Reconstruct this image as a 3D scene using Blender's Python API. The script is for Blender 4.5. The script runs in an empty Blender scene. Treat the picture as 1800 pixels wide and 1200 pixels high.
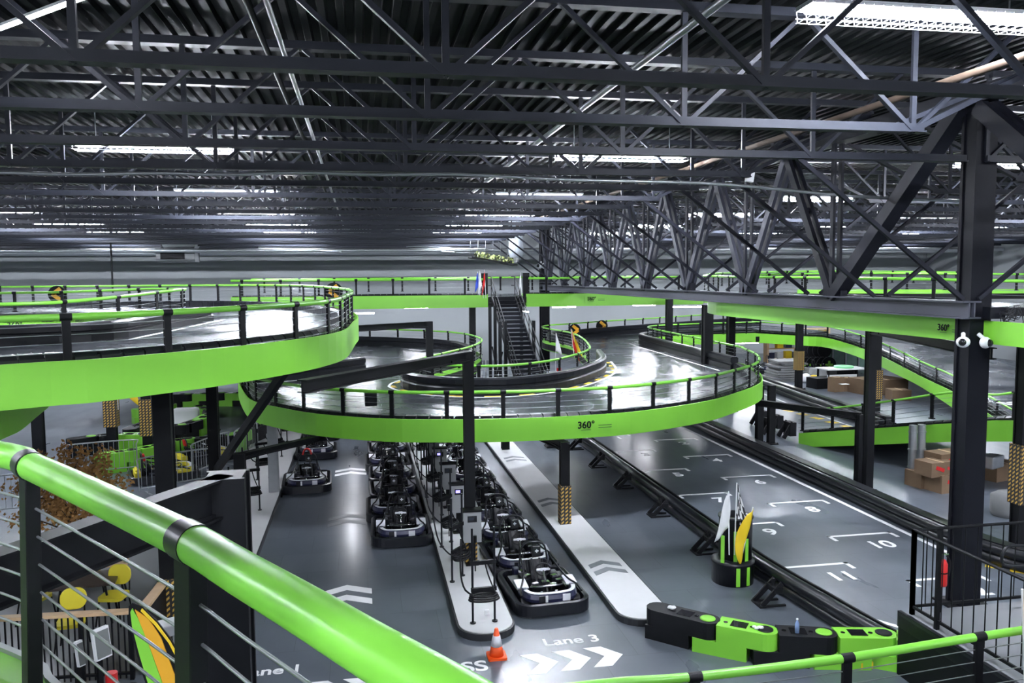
import bpy, math, random
from mathutils import Vector, Matrix
from mathutils.geometry import tessellate_polygon
random.seed(7)
SC = bpy.context.scene
COL = SC.collection
PI = math.pi
# ------------------------------------------------------------------ camera, world, exposure
YAW, PITCH, ROLL, FPX, EYE = .18113332, .07910958, -.0077255, 1437.9, 6.0
def _rot():
    base = Matrix(((1,0,0),(0,0,-1),(0,1,0)))
    cz, sz = math.cos(YAW), math.sin(YAW); Rz = Matrix(((cz,-sz,0),(sz,cz,0),(0,0,1)))
    cp, sp = math.cos(PITCH), math.sin(PITCH); Rx = Matrix(((1,0,0),(0,cp,-sp),(0,sp,cp)))
    cr, sr = math.cos(ROLL), math.sin(ROLL); Rr = Matrix(((cr,-sr,0),(sr,cr,0),(0,0,1)))
    return Rr @ Rx @ base @ Rz
RC = _rot()
cam = bpy.data.objects.new('camera', bpy.data.cameras.new('camera'))
COL.objects.link(cam)
cam.data.sensor_width = 36.0
cam.data.lens = FPX/1800*36
cam.data.clip_start = .05; cam.data.clip_end = 300
rx, ry, rzv = RC[0], RC[1], RC[2]
cam.matrix_world = Matrix(((rx[0],-ry[0],-rzv[0],0),(rx[1],-ry[1],-rzv[1],0),(rx[2],-ry[2],-rzv[2],EYE),(0,0,0,1)))
SC.camera = cam
SC.view_settings.view_transform = 'Standard'
SC.view_settings.look = 'None'
SC.view_settings.gamma = 1
SC.view_settings.use_curve_mapping = False
SC.view_settings.exposure = 0.0
world = bpy.data.worlds.new('world'); SC.world = world
world.use_nodes = True
world.node_tree.nodes['Background'].inputs[0].default_value = (.55,.62,.75,1)
world.node_tree.nodes['Background'].inputs[1].default_value = .02
LAMP = 920.0      # emission of the strip lights' tubes
# measured points of the hall: a pixel of the photograph met with a known height or a known distance
def _ray(x, y): return RC.transposed() @ Vector(((x-900)/FPX, (y-600)/FPX, 1.0))
def atZ(x, y, z=0.0):
    d = _ray(x, y); t = (z-EYE)/d.z; return Vector((t*d.x, t*d.y, z))
def atY(x, y, Y):
    d = _ray(x, y); t = Y/d.y; return Vector((t*d.x, Y, EYE+t*d.z))
def atX(x, y, X):
    d = _ray(x, y); t = X/d.x; return Vector((X, t*d.y, EYE+t*d.z))

# ------------------------------------------------------------------ materials
MAT = {}
def mat(name, col, rough=.5, metal=0.0, noise=0.0, nscale=4.0, rnoise=0.0, emit=None, estr=0.0, coat=0.0, spec=.5, bump=0.0):
    m = bpy.data.materials.new(name); m.use_nodes = True
    nt = m.node_tree; b = nt.nodes['Principled BSDF']
    b.inputs['Base Color'].default_value = (*col, 1)
    b.inputs['Roughness'].default_value = rough
    b.inputs['Metallic'].default_value = metal
    b.inputs['Specular IOR Level'].default_value = spec
    b.inputs['Coat Weight'].default_value = coat
    if noise or rnoise or bump:
        tc = nt.nodes.new('ShaderNodeTexCoord'); n = nt.nodes.new('ShaderNodeTexNoise')
        n.inputs['Scale'].default_value = nscale; n.inputs['Detail'].default_value = 6
        nt.links.new(tc.outputs['Object'], n.inputs['Vector'])
        if noise:
            mx = nt.nodes.new('ShaderNodeMix'); mx.data_type = 'RGBA'
            mx.inputs[6].default_value = (*[c*(1-noise) for c in col], 1)
            mx.inputs[7].default_value = (*[min(1, c*(1+noise)) for c in col], 1)
            nt.links.new(n.outputs['Fac'], mx.inputs[0]); nt.links.new(mx.outputs[2], b.inputs['Base Color'])
        if rnoise:
            mr = nt.nodes.new('ShaderNodeMapRange')
            mr.inputs['From Min'].default_value = .3; mr.inputs['From Max'].default_value = .7
            mr.inputs['To Min'].default_value = max(.02, rough-rnoise); mr.inputs['To Max'].default_value = rough+rnoise
            nt.links.new(n.outputs['Fac'], mr.inputs['Value']); nt.links.new(mr.outputs[0], b.inputs['Roughness'])
        if bump:
            bp = nt.nodes.new('ShaderNodeBump'); bp.inputs['Strength'].default_value = bump; bp.inputs['Distance'].default_value = .02
            nt.links.new(n.outputs['Fac'], bp.inputs['Height']); nt.links.new(bp.outputs[0], b.inputs['Normal'])
    if emit:
        b.inputs['Emission Color'].default_value = (*emit, 1); b.inputs['Emission Strength'].default_value = estr
    MAT[name] = m
    return m
mat('green_paint', (.225,.61,.05), .38, noise=.05, nscale=1.5)
mat('green_rail', (.19,.55,.055), .3, noise=.06, nscale=2)
mat('black_paint', (.0055,.006,.0075), .5, spec=.15, noise=.2, nscale=3)
mat('black_rubber', (.007,.0075,.0095), .55, spec=.2, noise=.25, nscale=5)
mat('black_gloss', (.008,.009,.012), .3, spec=.3, noise=.2, nscale=4)
mat('joist_steel', (.012,.014,.02), .5, spec=.15, noise=.25, nscale=1.2)
mat('girder_web', (.05,.053,.07), .5, spec=.2, noise=.2, nscale=1.2)
mat('girder_steel', (.012,.013,.019), .5, spec=.12, noise=.2, nscale=1.2)
mat('dark_steel', (.005,.0056,.0085), .55, spec=.1, noise=.2, nscale=2)
mat('roof_deck', (.006,.0075,.0082), .6, spec=.08, noise=.3, nscale=.8)
mat('galvanised', (.42,.44,.46), .35, metal=.8, noise=.15, nscale=6)
mat('cable', (.3,.32,.33), .35, metal=.7)
mat('wall_paint', (.29,.31,.32), .8, noise=.1, nscale=.35)
mat('white_concrete', (.60,.61,.62), .6, noise=.07, nscale=2.5)
mat('kerb_black', (.02,.022,.026), .5, noise=.2, nscale=4)
mat('white_mark', (.88,.89,.9), .45, noise=.08, nscale=6)
mat('grey_mark', (.19,.21,.23), .5, noise=.1, nscale=6)
mat('worn_mark', (.2,.215,.235), .45, noise=.3, nscale=9)
mat('yellow', (.78,.55,.02), .5, noise=.05)
mat('yellow_plastic', (.72,.62,.04), .4, noise=.06)
mat('amber', (.75,.38,.02), .5)
mat('orange', (.85,.09,.01), .45)
mat('red', (.55,.015,.015), .4)
mat('white_plastic', (.75,.76,.78), .4)
mat('cabinet_grey', (.25,.26,.27), .5, noise=.05, nscale=3)
mat('navy', (.02,.022,.058), .3, coat=.3, noise=.15, nscale=6)
mat('kart_dark', (.008,.009,.013), .35, spec=.35, noise=.2, nscale=9)
mat('chrome', (.6,.6,.64), .2, metal=1.0)
mat('sticker', (.62,.63,.68), .45, noise=.12, nscale=14)
mat('cardboard', (.17,.11,.065), .8, noise=.15, nscale=5)
mat('light_wood', (.55,.38,.22), .5, noise=.12, nscale=8)
mat('dark_wood', (.035,.026,.025), .4, noise=.3, nscale=7)
mat('leaf_brown', (.36,.19,.06), .8, noise=.35, nscale=3)
mat('bark', (.07,.045,.03), .9, noise=.3)
mat('grey_cloth', (.2,.205,.21), .9, noise=.2, nscale=4)
mat('screen_dark', (.03,.035,.05), .2)
mat('screen_blue', (.05,.05,.3), .3, emit=(.28,.25,1.0), estr=3.0)
mat('screen_light', (.16,.17,.17), .3)
mat('flag_white', (.7,.71,.73), .8)
mat('flag_blue', (.03,.07,.45), .8)
mat('tube_light', (.9,.9,.95), .4, emit=(.86,.90,1.0), estr=LAMP)
mat('tube_small', (.9,.9,.95), .4, emit=(.90,.92,1.0), estr=140.0)
mat('lens_white', (.8,.8,.8), .3)
mat('glass_dark', (.01,.01,.012), .08)
mat('duct_plastic', (.55,.6,.66), .25)
mat('leaf_green', (.1,.12,.03), .8, noise=.3)
mat('logo_grey', (.06,.16,.03), .5)
mat('bottle_blue', (.25,.35,.6), .15)

mat('dining_floor', (.17,.18,.195), .45, noise=.15, nscale=1.2)
def mat_floor():
    m = mat('hall_floor', (.052,.058,.066), .24)
    nt = m.node_tree; b = nt.nodes['Principled BSDF']
    tc = nt.nodes.new('ShaderNodeTexCoord')
    br = nt.nodes.new('ShaderNodeTexBrick'); br.offset = .5
    br.inputs['Scale'].default_value = 1.0; br.inputs['Brick Width'].default_value = 1.2; br.inputs['Row Height'].default_value = 1.2
    br.inputs['Mortar Size'].default_value = .006
    br.inputs['Color1'].default_value = (.1,.117,.142,1); br.inputs['Color2'].default_value = (.113,.131,.158,1); br.inputs['Mortar'].default_value = (.075,.086,.105,1)
    n = nt.nodes.new('ShaderNodeTexNoise'); n.inputs['Scale'].default_value = .7; n.inputs['Detail'].default_value = 8; n.inputs['Roughness'].default_value = .65
    mp = nt.nodes.new('ShaderNodeMapping'); mp.inputs['Scale'].default_value = (2.2,.6,1)
    n2 = nt.nodes.new('ShaderNodeTexNoise'); n2.inputs['Scale'].default_value = .5; n2.inputs['Detail'].default_value = 4
    mx = nt.nodes.new('ShaderNodeMix'); mx.data_type = 'RGBA'; mx.blend_type = 'MULTIPLY'; mx.inputs[0].default_value = .3
    cr = nt.nodes.new('ShaderNodeValToRGB'); cr.color_ramp.elements[0].position = .3; cr.color_ramp.elements[0].color = (.55,.55,.55,1); cr.color_ramp.elements[1].position = .75; cr.color_ramp.elements[1].color = (1.25,1.25,1.25,1)
    mr = nt.nodes.new('ShaderNodeMapRange'); mr.inputs['From Min'].default_value = .3; mr.inputs['From Max'].default_value = .7; mr.inputs['To Min'].default_value = .27; mr.inputs['To Max'].default_value = .36
    L = nt.links.new
    L(tc.outputs['Object'], br.inputs['Vector']); L(tc.outputs['Object'], n.inputs['Vector']); L(tc.outputs['Object'], mp.inputs['Vector']); L(mp.outputs[0], n2.inputs['Vector'])
    L(n.outputs['Fac'], cr.inputs[0]); L(br.outputs['Color'], mx.inputs[6]); L(cr.outputs[0], mx.inputs[7]); L(mx.outputs[2], b.inputs['Base Color'])
    L(n2.outputs['Fac'], mr.inputs['Value']); L(mr.outputs[0], b.inputs['Roughness'])
    return m
mat_floor()
def mat_track():
    m = mat('track_surface', (.04,.044,.05), .22)
    nt = m.node_tree; b = nt.nodes['Principled BSDF']
    tc = nt.nodes.new('ShaderNodeTexCoord'); mp = nt.nodes.new('ShaderNodeMapping'); mp.inputs['Scale'].default_value = (.8,.8,1)
    n = nt.nodes.new('ShaderNodeTexNoise'); n.inputs['Scale'].default_value = .8; n.inputs['Detail'].default_value = 7
    cr = nt.nodes.new('ShaderNodeValToRGB'); cr.color_ramp.elements[0].position = .3; cr.color_ramp.elements[0].color = (.026,.03,.036,1); cr.color_ramp.elements[1].position = .72; cr.color_ramp.elements[1].color = (.055,.063,.074,1)
    mr = nt.nodes.new('ShaderNodeMapRange'); mr.inputs['From Min'].default_value = .3; mr.inputs['From Max'].default_value = .7; mr.inputs['To Min'].default_value = .17; mr.inputs['To Max'].default_value = .32
    L = nt.links.new
    L(tc.outputs['Object'], mp.inputs['Vector']); L(mp.outputs[0], n.inputs['Vector']); L(n.outputs['Fac'], cr.inputs[0]); L(cr.outputs[0], b.inputs['Base Color'])
    L(n.outputs['Fac'], mr.inputs['Value']); L(mr.outputs[0], b.inputs['Roughness'])
mat_track()
def mat_hatch():
    # black wrap with rows of short slanted amber dashes
    m = mat('hatched_pad', (.02,.02,.02), .6)
    nt = m.node_tree; b = nt.nodes['Principled BSDF']; L = nt.links.new
    uv = nt.nodes.new('ShaderNodeUVMap'); sp = nt.nodes.new('ShaderNodeSeparateXYZ'); L(uv.outputs[0], sp.inputs[0])
    def mth(op, a, bb=None):
        n = nt.nodes.new('ShaderNodeMath'); n.operation = op
        for i, v in enumerate((a, bb)):
            if v is None: continue
            if isinstance(v, (int, float)): n.inputs[i].default_value = v
            else: L(v, n.inputs[i])
        return n.outputs[0]
    u = mth('MULTIPLY', sp.outputs[0], 10.0); v = mth('MULTIPLY', sp.outputs[1], 11.0)
    fu = mth('SUBTRACT', mth('FRACT', u), .5)
    sk = mth('ADD', v, mth('MULTIPLY', fu, -.9)); fv = mth('SUBTRACT', mth('FRACT', sk), .5)
    ok = mth('MULTIPLY', mth('LESS_THAN', mth('ABSOLUTE', fu), .3), mth('LESS_THAN', mth('ABSOLUTE', fv), .24))
    mx = nt.nodes.new('ShaderNodeMix'); mx.data_type = 'RGBA'; mx.inputs[6].default_value = (.018,.017,.016,1); mx.inputs[7].default_value = (.55,.33,.06,1)
    L(ok, mx.inputs[0]); L(mx.outputs[2], b.inputs['Base Color'])
mat_hatch()
def mat_checker():
    m = mat('flag_checker', (.5,.5,.5), .8)
    nt = m.node_tree; b = nt.nodes['Principled BSDF']
    uv = nt.nodes.new('ShaderNodeUVMap'); ck = nt.nodes.new('ShaderNodeTexChecker'); ck.inputs['Scale'].default_value = 5
    ck.inputs['Color1'].default_value = (.7,.7,.72,1); ck.inputs['Color2'].default_value = (.015,.015,.02,1)
    nt.links.new(uv.outputs[0], ck.inputs['Vector']); nt.links.new(ck.outputs[0], b.inputs['Base Color'])
mat_checker()

# ------------------------------------------------------------------ mesh building
class MB:
    def __init__(s): s.v = []; s.f = []; s.mi = []; s.sm = []; s.uv = {}
    def add(s, vs, fs, mi=0, sm=False, uvs=None):
        o = len(s.v); s.v += [Vector(p) for p in vs]
        for k, f in enumerate(fs):
            if uvs: s.uv[len(s.f)] = uvs[k]
            s.f.append(tuple(i+o for i in f)); s.mi.append(mi); s.sm.append(sm)
        return s
    def box(s, c, d, rz=0.0, mi=0, taper=1.0, uv=False, rot=None):
        c = Vector(c); hx, hy, hz = d[0]/2, d[1]/2, d[2]/2
        R = rot if rot else Matrix.Rotation(rz, 3, 'Z')
        vs = []
        for z in (-1, 1):
            k = taper if z > 0 else 1.0
            for x, y in ((-1,-1),(1,-1),(1,1),(-1,1)): vs.append(c + R @ Vector((x*hx*k, y*hy*k, z*hz)))
        fs = [(3,2,1,0),(4,5,6,7),(0,1,5,4),(1,2,6,5),(2,3,7,6),(3,0,4,7)]
        uvs = None
        if uv:
            q = [(0,0),(1,0),(1,1),(0,1)]; uvs = []
            for k in range(6):
                w = d[0] if k in (0,1,2,4) else d[1]; h = d[2] if k > 1 else d[1]
                uvs.append([(a*w, bb*h) for a, bb in q])
        return s.add(vs, fs, mi, False, uvs)
    def bar(s, p, q, w, h, mi=0, up=(0,0,1)):
        p, q = Vector(p), Vector(q); t = (q-p)
        if t.length < 1e-6: return s
        t.normalize(); u = Vector(up)
        if abs(t.dot(u)) > .98: u = Vector((0,1,0))
        a = t.cross(u).normalized(); u = a.cross(t).normalized()
        vs = []
        for e in (p, q):
            for x, y in ((-1,-1),(1,-1),(1,1),(-1,1)): vs.append(e + a*(x*w/2) + u*(y*h/2))
        return s.add(vs, [(3,2,1,0),(4,5,6,7),(0,1,5,4),(1,2,6,5),(2,3,7,6),(3,0,4,7)], mi)
    def tube(s, pts, r, n=8, mi=0, closed=False, caps=True):
        P = [Vector(p) for p in pts]; N = len(P); rings = []
        rr = r if isinstance(r, (list, tuple)) else [r]*N
        prev = None
        for i in range(N):
            a = P[(i-1) % N] if (closed or i > 0) else P[i]; b = P[(i+1) % N] if (closed or i < N-1) else P[i]
            t = (b-a).normalized() if (b-a).length > 1e-9 else Vector((0,0,1))
            if prev is None:
                u = Vector((0,0,1)) if abs(t.z) < .9 else Vector((1,0,0))
            else: u = prev
            x = t.cross(u)
            if x.length < 1e-6: x = t.cross(Vector((0,1,0)))
            x.normalize(); u = x.cross(t).normalized(); prev = u
            rings.append([P[i] + (x*math.cos(2*PI*k/n) + u*math.sin(2*PI*k/n))*rr[i] for k in range(n)])
        vs = [v for ring in rings for v in ring]; fs = []
        for i in range(N if closed else N-1):
            j = (i+1) % N
            for k in range(n): fs.append((i*n+k, i*n+(k+1) % n, j*n+(k+1) % n, j*n+k))
        s.add(vs, fs, mi, True)
        if caps and not closed:
            s.add(rings[0], [tuple(range(n-1,-1,-1))], mi); s.add(rings[-1], [tuple(range(n))], mi)
        return s
    def cyl(s, p, q, r, n=14, mi=0, r2=None): return s.tube([p, q], [r, r if r2 is None else r2], n, mi)
    def prism(s, poly, z0, z1, mi=0, mi_top=None):
        P = [Vector((p[0], p[1], 0)) for p in poly]; n = len(P)
        area = sum(P[i].x*P[(i+1) % n].y - P[(i+1) % n].x*P[i].y for i in range(n))
        if area < 0: P.reverse()
        tris = tessellate_polygon([P])
        top = [(p.x, p.y, z1) for p in P]; bot = [(p.x, p.y, z0) for p in P]
        def orient(t):
            a, b, c = (P[i] for i in t)
            return t if (b-a).cross(c-a).z > 0 else (t[0], t[2], t[1])
        T = [orient(t) for t in tris]
        s.add(top, T, mi if mi_top is None else mi_top); s.add(bot, [(t[0], t[2], t[1]) for t in T], mi)
        s.add(bot+top, [(i, (i+1) % n, n+(i+1) % n, n+i) for i in range(n)], mi)
        return s
    def sweep(s, pts, prof, mi=0, closed=False, sm=False, capf=True):
        # prof: closed outline in (sideways to the right of travel, up)
        P = [Vector(p) for p in pts]; N = len(P); n = len(prof); vs = []
        for i in range(N):
            a = P[(i-1) % N] if (closed or i > 0) else P[i]; b = P[(i+1) % N] if (closed or i < N-1) else P[i]
            t = (b-a); t.z = 0; t.normalize(); nr = Vector((t.y, -t.x, 0))
            for (o, z) in prof: vs.append(P[i] + nr*o + Vector((0,0,z)))
        fs = []
        for i in range(N if closed else N-1):
            j = (i+1) % N
            for k in range(n): fs.append((i*n+k, i*n+(k+1) % n, j*n+(k+1) % n, j*n+k))
        s.add(vs, fs, mi, sm)
        if not closed and capf:
            s.add(vs[:n], [tuple(range(n-1,-1,-1))], mi); s.add(vs[-n:], [tuple(range(n))], mi)
        return s
    def lathe(s, c, prof, n=20, mi=0, sm=True):
        c = Vector(c); vs = []
        for r, z in prof:
            for k in range(n): vs.append(c + Vector((r*math.cos(2*PI*k/n), r*math.sin(2*PI*k/n), z)))
        fs = []
        for i in range(len(prof)-1):
            for k in range(n): fs.append((i*n+k, i*n+(k+1) % n, (i+1)*n+(k+1) % n, (i+1)*n+k))
        fs.append(tuple(range(n-1,-1,-1))); m = (len(prof)-1)*n; fs.append(tuple(m+k for k in range(n)))
        o = len(s.f); s.add(vs, fs, mi, sm); s.sm[-1] = False; s.sm[-2] = False
        return s
    def ball(s, c, r, mi=0, n=12, sc=(1,1,1)):
        c = Vector(c); vs = []; m = n//2
        for i in range(1, m):
            a = PI*i/m
            for k in range(n): vs.append(c + Vector((r*sc[0]*math.sin(a)*math.cos(2*PI*k/n), r*sc[1]*math.sin(a)*math.sin(2*PI*k/n), r*sc[2]*math.cos(a))))
        fs = []
        for i in range(m-2):
            for k in range(n): fs.append((i*n+k, (i+1)*n+k, (i+1)*n+(k+1) % n, i*n+(k+1) % n))
        t = len(vs); vs += [c+Vector((0,0,r*sc[2])), c-Vector((0,0,r*sc[2]))]
        for k in range(n): fs.append((t, k, (k+1) % n)); fs.append((t+1, (m-2)*n+(k+1) % n, (m-2)*n+k))
        return s.add(vs, fs, mi, True)
    def build(s, name, mats, parent=None, bevel=0.0, local=False):
        """links ONE mesh object; vertices are in world axes unless local (then in the parent's own axes)"""
        off = Vector((0,0,0))
        if parent is not None and not local:
            p = parent
            while p: off = off + Vector(p.location); p = p.parent
        me = bpy.data.meshes.new(name)
        me.from_pydata([v-off for v in s.v], [], s.f)
        if isinstance(mats, str): mats = [mats]
        for m in mats: me.materials.append(MAT[m])
        me.polygons.foreach_set('material_index', s.mi); me.polygons.foreach_set('use_smooth', s.sm)
        if s.uv:
            ul = me.uv_layers.new(name='UVMap')
            for fi, uvs in s.uv.items():
                for k, li in enumerate(me.polygons[fi].loop_indices): ul.data[li].uv = uvs[k]
        me.update()
        o = bpy.data.objects.new(name, me); COL.objects.link(o)
        if parent is not None: o.parent = parent
        if bevel:
            bm = o.modifiers.new('bevel', 'BEVEL'); bm.width = bevel; bm.segments = 2; bm.limit_method = 'ANGLE'; bm.angle_limit = .9
        return o
def tag(o, label, cat, group=None, kind=None):
    o['label'] = label; o['category'] = cat
    if group: o['group'] = group
    if kind: o['kind'] = kind
    return o
def thing(name, label, cat, loc=(0,0,0), rz=0.0, group=None):
    o = bpy.data.objects.new(name, None); COL.objects.link(o); o.empty_display_size = .1
    o.location = loc; o.rotation_euler = (0,0,rz)
    return tag(o, label, cat, group, 'thing')
def struct(o): o['kind'] = 'structure'; return o
KIDS = {}
def copy_tree(o, parent=None):
    c = o.copy(); COL.objects.link(c)
    if parent is not None: c.parent = parent
    for ch in [x for x in ALLKIDS(o)]: copy_tree(ch, c)
    return c
def ALLKIDS(o): return list(o.children)
def place(proto, first, loc, rz, label, group=None):
    o = proto if first else copy_tree(proto)
    o.location = loc; o.rotation_euler = (0,0,rz); o['label'] = label
    if group: o['group'] = group
    return o
def smooth(pts, per=8, closed=False):
    P = [Vector(p) for p in pts]; N = len(P); out = []
    for i in range(N if closed else N-1):
        if closed: a, b, c, d = P[(i-1) % N], P[i], P[(i+1) % N], P[(i+2) % N]
        else: a, b, c, d = P[max(i-1,0)], P[i], P[i+1], P[min(i+2,N-1)]
        for k in range(per):
            t = k/per
            out.append(.5*((2*b) + (c-a)*t + (2*a-5*b+4*c-d)*t*t + (3*b-a-3*c+d)*t**3))
    if not closed: out.append(P[-1].copy())
    return out
def resample(pts, step):
    P = [Vector(p) for p in pts]; out = [P[0].copy()]; acc = 0.0
    for a, b in zip(P, P[1:]):
        L = (b-a).length
        if L < 1e-9: continue
        d = step-acc
        while d <= L: out.append(a+(b-a)*(d/L)); d += step
        acc = (acc+L) % step if (acc+L) >= step else acc+L
    if (out[-1]-P[-1]).length > step*.3: out.append(P[-1].copy())
    return out
def path(pts, step=.4): return resample(smooth(pts, 10), step)
def withz(pts, z): return [(p[0], p[1], z) for p in pts]
def text_mesh(txt, size, name, m, parent, matrix, extrude=.002, bold=0.0, align='CENTER'):
    cu = bpy.data.curves.new(name, 'FONT'); cu.body = txt; cu.size = size; cu.extrude = extrude; cu.align_x = align; cu.align_y = 'CENTER'
    cu.offset = bold
    tmp = bpy.data.objects.new(name+'_tmp', cu); COL.objects.link(tmp)
    dg = bpy.context.evaluated_depsgraph_get(); dg.update()
    me = bpy.data.meshes.new_from_object(tmp.evaluated_get(dg))
    bpy.data.objects.remove(tmp); bpy.data.curves.remove(cu)
    me.name = name; me.materials.clear(); me.materials.append(MAT[m])
    me.transform(matrix)
    o = bpy.data.objects.new(name, me); COL.objects.link(o)
    if parent is not None:
        off = Vector((0,0,0)); p = parent
        while p: off += Vector(p.location); p = p.parent
        me.transform(Matrix.Translation(-off)); o.parent = parent
    return o
def upright(pos, tdir):
    """matrix for lettering standing on a vertical face: x along tdir, y up"""
    t = Vector(tdir); t.z = 0; t.normalize(); u = Vector((0,0,1)); n = t.cross(u)
    return Matrix(((t.x,u.x,n.x,pos[0]),(t.y,u.y,n.y,pos[1]),(t.z,u.z,n.z,pos[2]),(0,0,0,1)))
# ------------------------------------------------------------------ the hall
XL, XR, YN, YF, ZC = -30.0, 44.0, -14.0, 58.0, 9.45
b = MB(); b.add([(XL,YN,0),(XR,YN,0),(XR,YF,0),(XL,YF,0)], [(0,1,2,3)]); struct(b.build('floor', 'hall_floor'))
for nm, c, d in (('wall_back', ((XL+XR)/2, YF+.15, 4.8), (XR-XL, .3, 9.6)), ('wall_front', ((XL+XR)/2, YN-.15, 4.8), (XR-XL, .3, 9.6)),
                 ('wall_left', (XL-.15, (YN+YF)/2, 4.8), (.3, YF-YN, 9.6)), ('wall_right', (XR+.15, (YN+YF)/2, 4.8), (.3, YF-YN, 9.6))):
    b = MB(); b.box(c, d); struct(b.build(nm, 'wall_paint'))
# corrugated roof deck, ribs running away from the camera
b = MB(); x = XL; prof = []
while x < XR:
    prof += [(x, ZC), (x+.09, ZC), (x+.115, ZC+.075), (x+.215, ZC+.075)]; x += .24
prof.append((XR, ZC))
vs = [(px, YN, pz) for px, pz in prof] + [(px, YF, pz) for px, pz in prof]; n = len(prof)
b.add(vs, [(i, n+i, n+i+1, i+1) for i in range(n-1)])
b.add([(XL,YN,ZC+.2),(XR,YN,ZC+.2),(XR,YF,ZC+.2),(XL,YF,ZC+.2)], [(0,3,2,1)])
struct(b.build('ceiling', 'roof_deck'))
# steel joists: Warren webs with posts, one every 2.5 m
ORD = ['first','second','third','fourth','fifth','sixth','seventh','eighth','ninth','tenth','eleventh','twelfth','thirteenth','fourteenth','fifteenth','sixteenth','seventeenth','eighteenth','nineteenth','twentieth','twenty first']
def joist(Y, label, near, oncol):
    t = thing('roof_joist', label, 'roof joist', (0, Y, 9.35), 0, 'open web joists under the roof deck')
    zt, zb = 9.36, 7.9
    spans = ((XL+.3, 10.2, 1), (10.6, XR-.3, -1))
    for x0, x1, side in spans:
        w = .12 if near else .1
        c = MB(); c.bar((x0,Y,zt), (x1,Y,zt), w*1.6, .11); c.build('top_chord', 'joist_steel', t)
        if side > 0: bx0, bx1 = x0, (x1 if oncol else 7.5)
        else: bx0, bx1 = (x0 if oncol else 13.4), x1
        c = MB(); c.bar((bx0,Y,zb), (bx1,Y,zb), w*1.5, .02); 
        for s in (-1,1): c.bar((bx0,Y+s*.035,zb+.055), (bx1,Y+s*.035,zb+.055), .015, .11)
        c.build('bottom_chord', 'joist_steel', t)
        c = MB(); k0 = -2.43 + 3.26*math.ceil((bx0+2.43)/3.26)
        x = k0
        while x <= bx1+.01:
            c.bar((x,Y,zb), (x,Y,zt), .07, .05)
            for d in (-1.63, 1.63):
                if x0+.05 < x+d < x1-.05: c.bar((x,Y+.02*(1 if d > 0 else -1),zb), (x+d,Y,zt), .075, .055)
            x += 3.26
        if not oncol:
            if side > 0: c.bar((7.3,Y,zb), (10.1,Y,zt-.15), .09, .07); c.bar((6.9,Y+.08,zb), (10.1,Y+.08,zt-.2), .07, .06)
            else: c.bar((13.6,Y,zb), (10.7,Y,zt-.15), .09, .07)
        c.build('web', 'joist_steel', t)
        if Y > 12 and Y < 47:
            c = MB()
            if side > 0: c.bar((7.1,Y,zb), (10.25,Y,5.55), .07, .07)
            else: c.bar((13.7,Y,zb), (10.55,Y,5.55), .07, .07)
            c.build('kicker_brace', 'girder_steel', t)
JY = [5.05+2.5*k for k in range(-6, 22)]
JY = [y if abs(y-7.55) > .1 else 7.9 for y in JY]
vis = [y for y in JY if y > 4]
for y in JY:
    if y < -10 or y > 57: continue
    if y in vis:
        k = vis.index(y); lab = 'dark steel open web roof joist, %s bottom chord counting back from the camera' % ORD[min(k,20)]
    else: lab = 'dark steel open web roof joist behind the camera'
    joist(y, lab, y < 14, abs(y-12.55) < .2)
# main girder truss on two columns
GX = 10.4
g = thing('girder_truss', 'heavy dark girder truss of V shaped members between the two building columns', 'girder truss', (GX, 12.7, 5.2))
c = MB(); c.box((GX, 29.6, 5.22), (.36, 34.2, .03)); c.box((GX, 29.6, 5.5), (.36, 34.2, .03)); c.box((GX-.05, 29.6, 5.36), (.03, 34.2, .28)); c.box((GX+.05, 29.6, 5.36), (.03, 34.2, .28)); c.build('bottom_chord', 'girder_web', g)
c = MB(); c.box((GX, 22, 9.0), (.36, 64, .28)); c.build('top_chord', 'girder_steel', g)
nodes = [16.7, 20.9, 25.0, 29.1, 33.2, 37.4, 41.6, 45.2]
for i, y in enumerate(nodes):
    c = MB(); prev = 12.9 if i == 0 else (nodes[i-1]+y)/2
    nxt = (y+nodes[i+1])/2 if i < len(nodes)-1 else 46.6
    for yy in (prev, nxt):
        w = .26 if (i == 0 and yy == prev) else .1
        if w > .2: c.bar((GX, yy, 8.9), (GX, y, 5.5), .3, .26)
        else:
            for s in (-1,1): c.bar((GX+s*.09, yy, 8.9), (GX+s*.09, y, 5.5), .09, .2)
            c.bar((GX, yy*.6+y*.4, 8.9-.4*3.4), (GX, yy*.57+y*.43, 8.9-.43*3.4), .2, .12)
    c.build('web_member', 'girder_web' if i else 'girder_steel', g)
    c = MB()
    for s in (-1,1): c.bar((GX+s*.09, y, 5.5), (GX+s*.09, y, 8.9), .06, .12)
    c.build('post', 'girder_steel', g)
    c = MB(); c.box((GX, y, 5.62), (.16, .7, .26)); c.build('gusset_plate', 'girder_steel', g)
# rear extension of the girder towards and past the camera
c = MB(); 
for s in (-1,1): c.bar((GX+s*.12, 12.4, 8.8), (GX+s*.12, 8.4, 5.6), .12, .28)
c.bar((GX,8.4,5.4), (GX,-9,5.4), .36, .3); c.build('near_member', 'girder_steel', g)

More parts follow.
